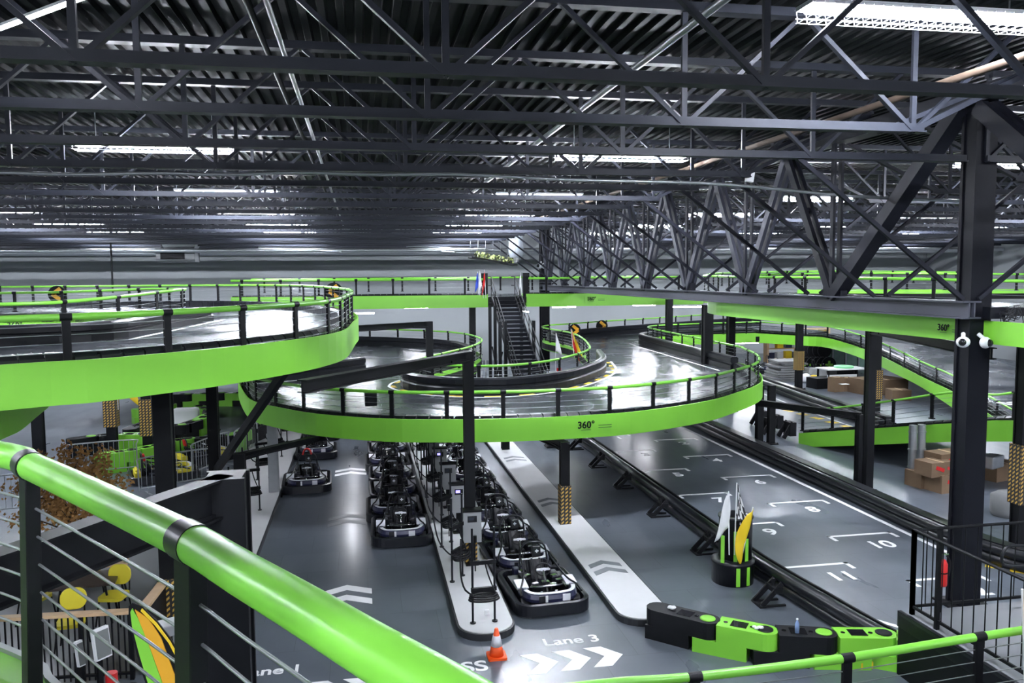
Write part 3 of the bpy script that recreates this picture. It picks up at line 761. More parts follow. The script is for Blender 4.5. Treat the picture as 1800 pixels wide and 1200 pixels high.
o1 = [chev_right(2.33+.53*k, 12.02+.02*k, .66, .3, .27) for k in range(3)]
mark(o1, 'three large white arrows pointing right under the words Lane 3')
mark([chev_right(x, 11.75, .7, .33, .3) for x in (-1.55,-.95,-.4)], 'white arrows pointing right under the words Lane 1 at the bottom of the picture')
def floor_text(txt, x, y, size, label, rz=0.0, m='white_mark', bold=.008):
    M = Matrix.Translation((x,y,.002)) @ Matrix.Rotation(rz, 4, 'Z')
    o = text_mesh(txt, size, 'floor_lettering', m, None, M, .002, size*.02); tag(o, label, 'floor marking', None, 'thing'); return o
floor_text('Lane 3', 3.28, 12.7, .36, 'white words Lane 3 painted on the floor in front of the divider')
floor_text('Lane 1', -1.5, 12.58, .36, 'white words Lane 1 partly hidden by the black column')
floor_text('Lane 2', .62, 12.55, .36, 'white words Lane 2 mostly hidden behind the thick green rail')
q_ = atZ(834,1172,0); floor_text('SS', q_.x, q_.y, .46, 'big white letters SS beside the traffic cone', bold=.02)
# starting grid
NW = ['zero','one','two','three','four','five','six','seven','eight','nine','ten','eleven','twelve']
def bracket(x0, x1, y):
    w = .09; tk = .36
    return [[(x0,y),(x1,y),(x1,y-w),(x0,y-w)], [(x0,y),(x0+w,y),(x0+w,y-tk),(x0,y-tk)], [(x1-w,y),(x1,y),(x1,y-tk),(x1-w,y-tk)]]
for num, y in ((2,28.15),(4,25.35),(6,22.45),(8,19.6),(10,16.78),(12,14.0)):
    mark(bracket(10.38, 12.0, y), '%s right hand grid start bracket from the far end' % ORD[(num-2)//2])
    floor_text(str(num), 11.25, y-.78, .62, 'white floor number %s on the right of the grid' % NW[num])
for num, y in ((1,29.5),(3,26.6),(5,23.75),(7,20.85),(9,18.05),(11,15.15)):
    mark(bracket(8.36, 9.84, y), '%s left hand grid start bracket from the far end' % ORD[(num-1)//2])
    floor_text(str(num), 9.3, y-.72, .62, 'white floor number %s on the left of the grid' % NW[num])
mark([[(12.25,15.2),(12.37,15.2),(12.45,31),(12.33,31)]], 'long white edge line down the right of the starting grid', name='edge_line')
cv = path([(12.3,15.2,0),(12.25,14.2,0),(12.0,13.2,0),(11.6,12.4,0)], .2)
b = MB(); b.sweep([Vector((p.x,p.y,.002)) for p in path([atZ(1500,1077,0),atZ(1540,1090,0),atZ(1600,1107,0),atZ(1650,1119,0)], .2)], [(-.05,0),(.05,0),(.05,.003),(-.05,.003)]); tag(b.build('edge_line', 'white_mark'), 'curved white edge line at the near end of the starting grid', 'floor marking', None, 'thing')
b = MB(); 
for k in range(9): b.box((12.62+.3*k, 14.3-.32*k, .004), (.3,.22,.006), -.8)
tag(b.build('kerb_dashes', 'yellow'), 'yellow dashes along the track edge behind the fire extinguisher', 'floor marking', None, 'thing')
b = MB()
for k in range(10): b.box((18.2+.0*k+.3*k*.2, 38-1.0*k, .004), (.35,.5,.006), .3)
tag(b.build('kerb_dashes', 'yellow'), 'yellow dashes along the white line by the parts storage', 'floor marking', None, 'thing')
# rail barriers each side of the grid
t = thing('rail_barrier', 'black tubular barrier along the left side of the starting grid', 'track barrier', (8.2, 14, 0))
bp = path([(7.6,30.6,0),(7.6,25,0),(7.6,20,0),(7.6,16.5,0),(7.62,14.8,0),(7.68,13.8,0),(7.78,12.8,0),(7.86,11.9,0),(7.98,10.95,0)], .4)
b = MB()
for z, r in ((.13,.12),(.33,.13)): b.tube([p+Vector((0,0,z)) for p in bp], r, 10)
b.build('barrier_tube', 'black_gloss', t)
b = MB(); b.sweep([p+Vector((.14,0,0)) for p in bp], [(-.01,.38),(.03,.38),(.03,.45),(-.01,.45)]); b.build('top_strip', 'black_paint', t)
for y in (29.9,27.2,24.5,21.9,19.1,16.3,13.45):
    x = 7.4
    b = MB()
    for s in (-.14,.14):
        b.bar((x-.42,y+s,.03), (x-.02,y+s,.42), .035, .09); b.bar((x-.42,y+s,.02), (x+.05,y+s,.02), .05, .03)
    b.box((x-.1,y,.3), (.16,.34,.1)); b.box((x-.4,y,.02), (.12,.36,.03)); b.cyl((x-.12,y,.3),(x-.12,y,.48),.03,8); b.build('floor_bracket', 'black_rubber', t)
t = thing('rail_barrier', 'long black barrier along the right side of the starting grid', 'track barrier', (12.9, 20, 0))
bp = path([(13.3,44,0),(13.05,31,0),(12.85,20,0),(12.8,15.5,0),(13.3,13.6,0),(14.6,12.4,0)], .4)
b = MB()
for dx, z, r in ((-.2,.12,.12),(-.2,.32,.12),(.25,.1,.1)): b.tube([p+Vector((dx,0,z)) for p in bp], r, 10)
b.sweep(bp, [(-.1,0),(.2,0),(.2,.46),(-.1,.46)]); b.build('barrier_tube', 'black_gloss', t)
t = thing('rail_barrier', 'black barrier edging the track beside the parts storage', 'track barrier', (20, 34, 0))
bp = path([(21.6,46,0),(21.2,42.6,0),(20.6,38,0),(20.0,33,0),(19.6,28,0)], .4)
b = MB()
for z in (.12,.32): b.tube([p+Vector((0,0,z)) for p in bp], .13, 10)
b.sweep([p+Vector((.35,0,0)) for p in bp], [(-.1,0),(.15,0),(.15,.5),(-.1,.5)]); b.build('barrier_tube', 'black_gloss', t)
b = MB(); b.sweep([p+Vector((-.75,0,.002)) for p in bp], [(-.05,0),(.05,0),(.05,.004),(-.05,.004)]); tag(b.build('edge_line','white_mark'), 'white edge line on the track beside the parts storage', 'floor marking', None, 'thing')
for k, (px, py) in enumerate(((1338,735),(1352,750),(1366,744),(1388,757))):
    p = atZ(px, py+12, 0); b = MB()
    for s in (-.2,.2): b.bar((p.x-.35,p.y+s,.03),(p.x,p.y+s,.6),.06,.14)
    b.box((p.x,p.y,.35),(.25,.5,.5)); tag(b.build('barrier_support', 'black_rubber'), ORD[k]+' black barrier support from the left under the low ramp end', 'barrier support', 'supports at the low ramp end', 'thing')

# ------------------------------------------------------------------ karts
def make_kart(body, seatmat, red=False):
    t = thing('kart', 'kart', 'go-kart', (0,0,0)); t.scale = (.87,.88,.84)
    B = lambda: MB()
    # bumper ring
    out = round_rect(-.69,.69,-1.0,.98,.26,6); 
    b = B(); ring = [Vector((x,y,0)) for x,y in out]
    b.sweep(list(reversed(ring)), [(-.1,.05),(.0,.05),(.02,.16),(.0,.29),(-.05,.31),(-.1,.29)], closed=True); b.build('bumper', 'kart_dark', t, local=True)
    b = B(); b.box((0,0,.08), (1.16,1.7,.03)); b.build('floor_pan', 'black_paint', t, local=True)
    # nose
    pl = path([(-.6,-.3,0),(-.58,-.6,0),(-.46,-.84,0),(-.2,-.93,0),(.2,-.93,0),(.46,-.84,0),(.58,-.6,0),(.6,-.3,0)], .08)
    b = B(); b.sweep(pl, [(.0,.27),(.02,.34),(-.01,.42),(-.05,.45),(-.12,.45),(-.12,.3)]); nose = b.build('nose_panel', body, t, local=True)
    b = B(); b.sweep(pl[4:-4], [(-.02,.445),(-.02,.458),(-.1,.458),(-.1,.445)]); b.build('trim_strip', 'sticker', nose, local=True)
    for x, w, m in ((-.16,.05,'sticker'),(.26,.16,'sticker'),(-.26,.12,'kart_dark')):
        b = B(); b.box((x,-.955,.36), (w,.02,.14)); b.build('decal', m, nose, local=True)
    b = B(); b.box((0,-.62,.2), (.8,.4,.14), taper=.8); b.build('nose_floor', 'kart_dark', t, local=True)
    for s in (-1,1):
        b = B(); b.prism([(s*.42,-.42),(s*.63,-.38),(s*.64,.5),(s*.4,.5)], .12, .36); pod = b.build('side_pod', 'kart_dark', t, local=True, bevel=.03)
        b = B(); b.box((s*.53,-.3,.47), (.24,.34,.03), rot=Matrix.Rotation(.18,3,'X')); b.build('number_panel', 'sticker', pod, local=True)
        for y in (-.62,.62):
            b = B(); b.cyl((s*.47,y,.14), (s*.63,y,.14), .14, 14); w = b.build('wheel', 'black_rubber', t, local=True)
            b = B(); b.cyl((s*.6,y,.14), (s*.64,y,.14), .06, 10); b.build('hub', 'chrome', w, local=True)
        b = B(); b.box((s*.16,-.6,.3), (.06,.02,.16), rot=Matrix.Rotation(-.4,3,'X')); b.build('pedal', 'chrome', t, local=True)
    # seat
    b = B()
    b.prism(round_rect(-.24,.24,-.02,.42,.12,4), .12, .26)
    for i in range(9):
        a = -1.2+2.4*i/8; x = .26*math.sin(a); y = .5-.14*(1-math.cos(a))*1.0
        b.bar((x,y-.12+.02,.2), (x*1.05,y+.1,.66), .09, .04, up=(math.sin(a),math.cos(a),0))
    seat = b.build('seat', 'black_gloss', t, local=True, bevel=.01)
    b = B(); b.box((.05,.6,.84), (.2,.1,.26), rot=Matrix.Rotation(-.15,3,'X')); hr = b.build('headrest', seatmat, t, local=True, bevel=.03)
    b = B(); b.box((.05,.545,.86), (.025,.012,.08)); b.box((.05,.545,.86), (.08,.012,.025)); b.build('emblem', 'sticker', hr, local=True)
    for s in (-1,1):
        b = B(); b.bar((s*.09,.49,.72),(s*.07,.08,.3),.045,.012); b.build('seat_belt', 'black_rubber', t, local=True)
    # frame tubes
    b = B(); b.tube(path([(-.3,.62,.15),(-.31,.66,.7),(-.2,.68,1.0),(.2,.68,1.0),(.31,.66,.7),(.3,.62,.15)], .1), .022, 8); b.build('roll_hoop', 'black_gloss', t, local=True)
    for s in (-1,1):
        b = B(); b.tube(path([(s*.64,-.78,.4),(s*.6,-.55,.47),(s*.5,-.3,.5),(s*.4,0,.62),(s*.33,.5,.75)], .1), .02, 8); b.build('side_tube', 'black_gloss', t, local=True)
    b = B(); b.tube(path([(-.35,-.4,.42),(-.2,-.55,.47),(.2,-.55,.47),(.35,-.4,.42)], .08), .022, 6); b.build('front_hoop', 'chrome', t, local=True)
    # steering
    c = Vector((0,-.12,.68)); R = Matrix.Rotation(-.4,3,'X'); ringp = [c+R @ Vector((.16*math.cos(2*PI*k/18),0,.13*math.sin(2*PI*k/18))) for k in range(18)]
    b = B(); b.tube(ringp, .018, 8, closed=True); sw = b.build('steering_wheel', 'black_rubber', t, local=True)
    b = B(); b.bar(c+R@Vector((-.15,0,0)), c+R@Vector((.15,0,0)), .07, .03); b.box(c+Vector((0,-.01,0)),(.1,.03,.07),rot=R); b.build('wheel_hub', 'sticker', sw, local=True)
    b = B(); b.cyl(c, (0,-.5,.28), .022, 8); b.box((0,-.3,.42), (.16,.12,.12)); b.build('steering_column', 'chrome', t, local=True)
    # rear
    for s in (-1,1): b = B(); b.box((s*.33,.2,.35), (.19,.4,.22)); b.build('battery_box', 'kart_dark', t, local=True, bevel=.02)
    b = B(); b.box((0,.82,.3), (.86,.2,.22)); b.cyl((-.3,.84,.44),(.3,.84,.44),.05,10); b.build('motor_cover', body, t, local=True, bevel=.02)
    for (x,y,z) in ((-.3,.05,.5),(.28,.02,.46),(.33,-.2,.44),(-.22,-.3,.44),(.16,-.36,.42),(-.34,.35,.5)):
        b = B(); b.box((x,y,z), (.13,.09,.05), .4); b.build('fitting', 'chrome', t, local=True)
    if red:
        b = B(); b.tube(path([(-.14,.6,.98),(-.1,.6,1.12),(.0,.6,1.18),(.1,.6,1.12),(.14,.6,.98)], .05), .035, 8); b.build('grab_bar', 'red', t, local=True)
    return t
kp = make_kart('navy', 'black_gloss')
ORD2 = ['front','second','third','fourth','fifth','sixth','seventh','eighth','ninth']
first = True
for k, (x, y, rz_) in enumerate(((3.2,14.6,.06),(3.1,16.4,.05),(3.06,18.2,.03),(3.04,20.0,.04),(3.0,21.8,.02),(3.0,23.6,.03),(3.0,25.4,.02),(3.0,27.2,.02),(3.0,29.0,.02))):
    place(kp, first, (x,y,0), rz_, '%s kart of the queue right of the charger island' % ORD2[k], 'karts queued right of the charger island'); first = False
for k, y in enumerate((18.85,20.7,22.5,24.3,26.1,27.9,29.7)):
    x = .78 if k % 3 != 1 else .68
    place(kp, False, (x,y,0), .02*((k*7) % 3-1), '%s kart of the queue left of the charger island' % ORD2[k], 'karts queued left of the charger island')
kr = make_kart('navy', 'black_gloss', True)
for k, (x, y) in enumerate(((-1.66,23.95),(-1.62,28.3),(-1.6,31.5))):
    place(kr, k == 0, (x,y,0), .04, '%s kart with a red grab bar in the far left lane' % ORD2[k], 'karts with red bars in the left lane')
ky = make_kart('yellow_plastic', 'red')
for k, (x, y, r_, lab) in enumerate(((-6.0,25.8,1.9,'small yellow kart behind the barrier fence by the brown tree'),(-5.3,28.0,2.2,'small yellow kart with red seat right of the black post'))):
    place(ky, k == 0, (x,y,0), r_, lab)
for k, (px, py) in enumerate(((1342,652),(1358,650),(1372,655))):
    p = atZ(px, py+6, 0); place(kp, False, (p.x+1.5+1.6*(k-1),p.y+.8+1.5*(k % 2),0), 1.2+.2*k, '%s black kart from the left parked in the parts storage' % ORD[k], 'karts in the parts storage')

# ------------------------------------------------------------------ chargers and hose stands
def make_charger(scr):
    t = thing('kart_charger', 'charger', 'kart charger', (0,0,0))
    b = MB(); b.box((0,0,.95), (.38,.22,.64)); cb = b.build('cabinet', 'cabinet_grey', t, local=True, bevel=.012)
    b = MB(); b.box((0,-.004,1.285), (.42,.27,.03)); b.build('lid', 'black_paint', t, local=True)
    b = MB(); b.box((0,-.112,1.12), (.19,.012,.13)); s = b.build('screen_bezel', 'black_gloss', cb, local=True)
    b = MB(); b.box((-.02,-.12,1.13), (.1,.006,.06)); b.build('screen', scr, cb, local=True)
    b = MB(); b.box((0,.03,.4), (.1,.1,.52)); b.box((0,.03,.145), (.26,.2,.02)); b.build('pedestal', 'black_paint', t, local=True)
    return t
pos = [(2.12,16.1),(2.08,18.35),(2.06,20.45),(2.03,22.4),(2.0,24.3),(2.0,26.3),(2.0,28.3)]
lit = [0,1,0,1,1,1,0]; pr = {}
for k, (x, y) in enumerate(pos):
    if k == 0: x, y = 2.1, 16.2
    if lit[k] not in pr: pr[lit[k]] = make_charger('screen_blue' if lit[k] else 'screen_dark'); f_ = True
    else: f_ = False
    place(pr[lit[k]], f_, (x,y,0), 0, '%s grey charger cabinet from the cone end with %s screen' % (ORD[k], 'a lit blue' if lit[k] else 'an unlit'), 'charger cabinets on the island')
def make_stand():
    t = thing('hose_stand', 'stand', 'cable stand', (0,0,0))
    for s in (-.19,.19):
        b = MB(); b.cyl((s,0,.13), (s,0,1.78), .02, 8); b.cyl((s,0,.13),(s,0,.15),.05,10); b.build('pole', 'black_gloss', t, local=True)
    for z, dy in ((1.18,0),(.72,-.02)):
        b = MB(); b.box((0,dy,z), (.44,.05,.07)); b.build('bracket', 'black_paint', t, local=True)
    b = MB()
    for k in range(3):
        rr_ = .2+.012*k; b.tube([(-.02+rr_*1.15*math.cos(2*PI*j/20),-.1+.13*math.sin(2*PI*j/20)-.02*k,.66-.03*k) for j in range(20)], .017, 6, closed=True)
    b.build('coiled_cable', 'black_rubber', t, local=True)
    b = MB(); b.tube(path([(-.32,.35,1.5),(-.36,.2,1.0),(-.33,.0,.75),(-.2,-.1,.66)], .08), .016, 6)
    b.tube(path([(.02,0,1.2),(.08,-.05,.95),(.18,-.1,.68)], .08), .014, 6); b.build('charging_cable', 'black_rubber', t, local=True)
    b = MB(); b.cyl((-.12,.1,1.5),(-.12,.1,1.62),.03,8); b.cyl((-.12,.1,1.0),(-.12,.1,1.5),.012,6); b.build('plug', 'black_rubber', t, local=True)
    return t
sp = make_stand()
for k, y in enumerate((13.4,15.5,17.6,19.7,21.7,23.7,25.7,27.8)):
    place(sp, k == 0, (1.93 if k == 0 else 1.72,y,0), .05 if k == 0 else .9, '%s black cable stand from the cone end of the charger island' % ORD[k], 'cable stands on the charger island')
for k, (x, y) in enumerate(((-2.95,17.4),(-2.85,19.0),(-2.85,21.2),(-2.95,24.6),(-2.85,27.5),(-2.85,30))):
    place(sp, False, (x,y,0), -.4+.3*k, '%s black cable stand from the near end of the left lane island' % ORD[k], 'cable stands on the left island')
b = MB(); b.box((2.03,13.72,.17), (.08,.06,.08)); b.box((2.03,13.688,.18), (.05,.006,.03)); tag(b.build('floor_socket', 'white_plastic', bevel=.008), 'small white socket box at the foot of the nearest cable stand', 'socket', kind='thing')
# traffic cone
p = atZ(873, 1154, 0); t = thing('traffic_cone', 'orange traffic cone with a white band in front of the charger island', 'traffic cone', (p.x,p.y,0))
b = MB(); b.prism(round_rect(p.x-.15,p.x+.15,p.y-.15,p.y+.15,.03,3), 0, .035); b.build('base', 'orange', t)
b = MB(); b.lathe((p.x,p.y,0), [(.115,.035),(.09,.17),(.088,.171),(.03,.46),(.022,.47)], 20); b.build('cone_body', 'orange', t)
b = MB(); b.lathe((p.x,p.y,0), [(.0925,.19),(.058,.355),(.05,.355),(.085,.19)], 20); b.build('reflective_band', 'sticker', t)
# marshal pod with flags
p = atZ(1291, 1030, 0); px_, py_ = p.x+.1, p.y+.3
t = thing('marshal_pod', 'two tier black cylinder pod with bright green stripes beside the grid barrier', 'marshal pod', (px_,py_,0))
b = MB(); b.lathe((px_,py_,0), [(.40,0),(.40,.38),(.42,.40),(.42,.44),(.3,.46)], 28); b.build('lower_drum', 'black_gloss', t)
ux, uy = px_+.08, py_+.06
b = MB(); b.lathe((ux,uy,0), [(.32,.44),(.32,1.24),(.34,1.26),(.34,1.3),(.24,1.305),(.23,1.22),(.0,1.22)], 28); b.build('upper_drum', 'black_gloss', t)
for cx, cy, r, z0, z1, a in ((px_,py_,.404,.02,.38,-1.75),(px_,py_,.404,.02,.38,-1.2),(ux,uy,.324,.46,1.05,-2.0),(ux,uy,.324,.46,.9,-1.3),(ux,uy,.324,1.08,1.24,-1.3),(px_,py_,.41,.46,1.0,-2.5)):
    c_ = Vector((cx+r*math.cos(a), cy+r*math.sin(a), (z0+z1)/2)); b = MB(); b.box(c_, (.012,.075,z1-z0), a); b.build('green_stripe', 'green_paint', t)
def flag(base, tip, ln, w, m, label, sag=.25, wob=.05, leaf=False, mirror=1):
    t = thing('flag', label, 'flag', base); base = Vector(base); tip = Vector(tip); d = (tip-base).normalized()
    b = MB(); b.cyl(base, tip, .012, 8); b.build('flag_pole', 'white_plastic', t)
    b = MB(); vs = []; uvs_ = []; nx, ny = 6, 10; fs = []
    for i in range(ny+1):
        for j in range(nx+1):
            u = j/nx; v = i/ny
            q = tip - d*(.02+v*ln*.7) + Vector((mirror*u*w*((.12+.88*math.sin(PI*min(1,.08+.84*v))**.9) if leaf else (.1+.9*v**.8)), -.03-wob*math.sin(u*5+v*4), -u*sag*(.35+.9*v))); vs.append(q)
    for i in range(ny):
        for j in range(nx): fs.append((i*(nx+1)+j, i*(nx+1)+j+1, (i+1)*(nx+1)+j+1, (i+1)*(nx+1)+j)); uvs_.append([(j/nx,i/ny),((j+1)/nx,i/ny),((j+1)/nx,(i+1)/ny),(j/nx,(i+1)/ny)])
    b.add(vs, fs, 0, True, uvs_); fl = b.build('cloth', m, t); sd = fl.modifiers.new('thick', 'SOLIDIFY'); sd.thickness = .004
    return t
flag((ux-.26,uy-.28,.6), (ux-.3,uy-.3,1.86), 1.0, .32, 'flag_white', 'white flag on the left of the marshal pod', mirror=-1, sag=.2)
flag((ux-.16,uy-.3,.6), (ux-.14,uy-.32,2.02), 1.0, .26, 'flag_checker', 'black and white checkered flag on the marshal pod', sag=.25)
flag((ux-.02,uy-.34,.6), (ux+.16,uy-.4,1.55), 1.0, .3, 'yellow', 'yellow flag drooping on the front of the marshal pod', mirror=-1, sag=.35, leaf=True, wob=.03)
# interlocking track blocks
def block(p0, p1, colname, pegcol, label, first=False, h=.5, r=.2, group=None):
    p0 = Vector((*p0[:2],0)); p1 = Vector((*p1[:2],0)); t = (p1-p0); L = t.length; t.normalize(); n = Vector((-t.y,t.x,0))
    o = thing('barrier_block', label, 'barrier block', p0, 0, group)
    W = lambda x, y: (p0+t*x+n*y).xy
    up = [W(r*.9 if not first else -r*.0, -r)] + [W(L+r*math.sin(a), -r*math.cos(a)) for a in [PI*k/10 for k in range(11)]] + [W(r*.9 if not first else 0, r)]
    if first: up += [W(-r*math.sin(a), r*math.cos(a)) for a in [PI*k/10 for k in range(1,10)]]
    b = MB(); b.prism(up, h*.46, h); lo = [W(-.2 if not first else -r*.8,-r),W(L-.24,-r),W(L-.24,r),W(-.2 if not first else -r*.8,r)]; b.prism(lo, .0, h*.46); b.build('body', colname, o, bevel=.012)
    b = MB(); b.lathe(p0+t*L+Vector((0,0,h)), [(r*.62,0),(r*.62,.012),(r*.5,.022)], 18); b.build('peg', pegcol, o)
    b = MB(); b.prism([W(L*.42,-r*.55),W(L*.7,-r*.55),W(L*.7,r*.55),W(L*.42,r*.55)], h, h+.006); b.build('recess', 'glass_dark', o)
    for x in (L*.32,L*.78): b = MB(); b.lathe(p0+t*x+Vector((0,0,h)), [(.035,0),(.035,.005)], 10); b.build('drain_hole', 'glass_dark', o)
    return o
pv = [atZ(x, y, .5) for x, y in ((1158,1066),(1244,1087),(1345,1106),(1448,1111),(1553,1112),(1650,1128),(1700,1160))]
nm = ['black barrier block with a white cloth at the left end of the near chain','first bright green barrier block from the left in the near chain','black barrier block carrying a water bottle','second bright green barrier block from the left in the near chain','bright green barrier block beside the black landing','black barrier block under the landing corner']
for i in range(6):
    c_ = 'black_rubber' if i in (0,2,5) else 'green_paint'; nx_ = 'green_paint' if i in (0,2) else 'black_rubber'
    block(pv[i], pv[i+1], c_, nx_, nm[i], i == 0)
p = atZ(1401, 1112, .5); t = thing('water_bottle', 'small blue water bottle standing on a black barrier block', 'bottle', (p.x,p.y,.5))
b = MB(); b.lathe((p.x,p.y,.506), [(.033,0),(.035,.08),(.033,.14),(.013,.19),(.013,.2)], 14); b.build('bottle_body', 'bottle_blue', t)
b = MB(); b.lathe((p.x,p.y,.706), [(.016,0),(.016,.025)], 12); b.build('cap', 'white_plastic', t)
def rag(p, label):
    b = MB(); 
    for k in range(7): b.ball((p.x+random.uniform(-.06,.06),p.y+random.uniform(-.04,.04),p.z+.03), random.uniform(.025,.045), n=8, sc=(1.2,.9,.7))
    tag(b.build('crumpled_cloth', 'flag_white'), label, 'cloth', kind='thing')
rag(atZ(1182,1070,.5), 'crumpled white cloth on the leftmost black barrier block'); rag(atZ(1333,1105,.5), 'crumpled cloth on the first green barrier block')
b = MB(); q0 = atZ(1530,1172,.0); b.bar((q0.x,q0.y,.1),(q0.x+.8,q0.y-.05,.35),.03,.05); b.box((q0.x-.1,q0.y,.06),(.2,.14,.1)); tag(b.build('yellow_lever', 'yellow'), 'yellow and black lever in front of the green barrier blocks', 'lever', kind='thing')
# small kart circuit at the left
def chain(pix, cols, labf, first=True, h=.62, r=.25):
    P = [atZ(x, y, h) for x, y in pix]
    for i in range(len(P)-1):
        block(P[i], P[i+1], 'green_paint' if cols[i] == 'g' else 'black_rubber', 'black_rubber' if cols[i] == 'g' else 'green_paint', labf(i, cols[i]), i == 0, h, r)
w = {'g':'green','k':'black'}
chain([(130,770),(160,766),(200,762),(250,762),(287,748),(320,746),(345,738),(366,728),(368,720),(350,713)], 'kkggkkgkg', lambda i,c: '%s %s block from the left in the middle chain of the small circuit' % (ORD[i], w[c]))
chain([(180,797),(232,790),(275,782),(292,776),(330,770),(380,767),(405,764),(430,756),(462,744)], 'ggkgkkgk', lambda i,c: '%s %s block from the left in the near chain of the small circuit' % (ORD[i], w[c]))
chain([(242,718),(262,716),(285,714),(300,710)], 'gkg', lambda i,c: '%s %s block of the far end of the small circuit' % (ORD[i], w[c]))
chain([(228,753),(255,742),(275,736)], 'kg', lambda i,c: '%s block joining the chains behind the hatched posts' % w[c])
chain([(262,692),(285,692),(330,692),(360,691),(390,690),(420,690),(450,690)], 'gkgkgk', lambda i,c: '%s %s block from the left along the back edge of the small circuit' % (ORD[i], w[c]))
b = MB(); b.sweep([Vector((*atZ(x,y,0).xy,.003)) for x,y in ((390,706),(470,705))], [(-.12,0),(.12,0),(.12,.004),(-.12,.004)]); tag(b.build('edge_line', 'amber'), 'amber line on the floor at the far side of the small circuit', 'floor marking', kind='thing')
flag((-8.22,29.5,1.6), (-8.2,29.45,3.9), 2.2, .75, 'yellow', 'yellow flag hanging on the hatched post by the small kart circuit', sag=.55)
p = atZ(275,738,0); 
for (px, py, lab) in ((277,735,'white padded rail behind the second hatched post'),(328,740,'white padded rail right of the black post')):
    p = atZ(px, py, .3); b = MB(); b.box((p.x,p.y,.45),(1.0,.4,.8)); tag(b.build('white_pad', 'white_plastic', bevel=.12), lab, 'pad', kind='thing')
# crowd barriers
def make_fence():
    t = thing('crowd_barrier', 'fence', 'crowd barrier', (0,0,0))
    b = MB(); b.tube(path([(-1.05,0,.12),(-1.05,0,.9),(-.93,0,1.05),(.93,0,1.05),(1.05,0,.9),(1.05,0,.12)], .15), .022, 8); b.tube([(-1.05,0,.2),(1.05,0,.2)], .018, 6); b.build('frame', 'galvanised', t, local=True)
    b = MB()
    for k in range(15): b.cyl((-.98+.14*k,0,.2), (-.98+.14*k,0,1.04), .009, 5)
    b.build('infill_bars', 'galvanised', t, local=True)
    for s in (-.8,.8): b = MB(); b.box((s,0,.03),(.06,.6,.02)); b.box((s,0,.1),(.03,.03,.14)); b.build('foot', 'galvanised', t, local=True)
    return t
fp_ = make_fence()
for k, (x, y, r_, lab) in enumerate(((-8.0,26.5,.28,'steel crowd barrier behind the brown tree'),(-5.3,24.4,.55,'steel crowd barrier in front of the small yellow kart'),(-4.75,26.6,1.2,'steel crowd barrier right of the black post'),(-3.95,28.6,1.35,'steel crowd barrier leading to the small circuit'),(-8.9,22.5,.3,'steel crowd barrier at the left edge behind the black post'))):
    place(fp_, k == 0, (x,y,0), r_, lab)
# brown tree
TX, TY = -5.8, 17.4
t = thing('potted_tree', 'tree with dry brown autumn leaves beside the dining area', 'tree', (TX,TY,0))
b = MB(); b.lathe((TX,TY,0), [(.3,0),(.36,.5),(.33,.5),(.3,.45)], 18); b.build('planter', 'black_paint', t)
b = MB(); tips = []
b.tube([(TX,TY,.4),(TX+.02,TY,1.2),(TX-.02,TY,2.1)], [.06,.05,.02], 8)
for k in range(34):
    a = k*2.4; z0 = .8+1.2*(k/34); ln = random.uniform(.55,1.1); e = Vector((TX+ln*math.cos(a), TY+ln*math.sin(a)*.9, z0+random.uniform(.3,.8)))
    b.tube([(TX,TY,z0), (Vector((TX,TY,z0))+e)/2+Vector((0,0,.12)), e], [.022,.014,.006], 5); tips.append((Vector((TX,TY,z0)), e))
b.build('trunk', 'bark', t)
b = MB()
for s_, e in tips:
    for k in range(130):
        f = random.random()**.45*1.05; q = s_.lerp(e, f)+Vector((random.gauss(0,.09),random.gauss(0,.09),random.gauss(.04,.09))); sz = random.uniform(.03,.06)
        u = Vector((random.gauss(0,1),random.gauss(0,1),random.gauss(0,1))).normalized(); v = u.orthogonal().normalized()
        b.add([q-u*sz,q-v*sz*.6,q+u*sz,q+v*sz*.6], [(0,1,2,3)])
fo = b.build('foliage', 'leaf_brown', t); fo['kind'] = 'stuff'
# ------------------------------------------------------------------ stairs in the middle
t = thing('staircase', 'black steel staircase rising from the floor to the back upper deck', 'stairs', (7.0, 32, 0))
y0, y1, z1 = 31.2, 40.6, 5.0; ns = 28
for s in (6.42, 7.58):
    b = MB(); b.bar((s,y0,.0), (s,y1,z1-.05), .06, .26); b.build('stringer', 'black_paint', t)
for k in range(ns):
    f = (k+1)/ns; b = MB(); b.box((7.0, y0+(y1-y0)*(k+.5)/ns, z1*f-.02), (1.1,.32,.04)); b.box((7.0, y0+(y1-y0)*k/ns+.02, z1*f-.09), (1.1,.02,.14)); b.build('tread', 'dark_steel', t)
for s in (6.4, 7.6):
    b = MB()
    for h in (1.0,.55): b.tube([(s,y0,h),(s,y1,z1+h),(s,y1+.9,z1+h)], .025, 8)
    for k in range(9): f = k/8; b.cyl((s,y0+(y1-y0)*f,z1*f), (s,y0+(y1-y0)*f,z1*f+1.0), .022, 6)
    b.build('handrail', 'black_paint', t)
b = MB()
for x in (6.0,8.1): b.box((x,40.2,5.55), (.32,.12,1.25))
b.build('gate_panel', 'black_paint', t)
for x in (6.1, 6.35, 7.65):
    for y in (39.2, 36.3): b = MB(); b.box((x,y,2.0 if y < 38 else 2.3),(.14,.14,4.0 if y < 38 else 4.6)); b.build('support_leg', 'black_paint', t)
b = MB(); b.bar((6.2,39.2,.3),(6.2,36.3,2.6),.06,.06); b.bar((6.2,36.3,.3),(6.2,39.2,2.6),.06,.06); b.build('cross_brace', 'black_paint', t)
flag((5.75,40.0,4.95), (5.62,39.95,6.25), 1.0, .22, 'flag_blue', 'blue flag left of the stair top', mirror=-1)
flag((5.9,39.9,4.95), (5.72,39.9,6.3), 1.0, .2, 'flag_white', 'white flag at the left of the stair top', mirror=-1, sag=.4)
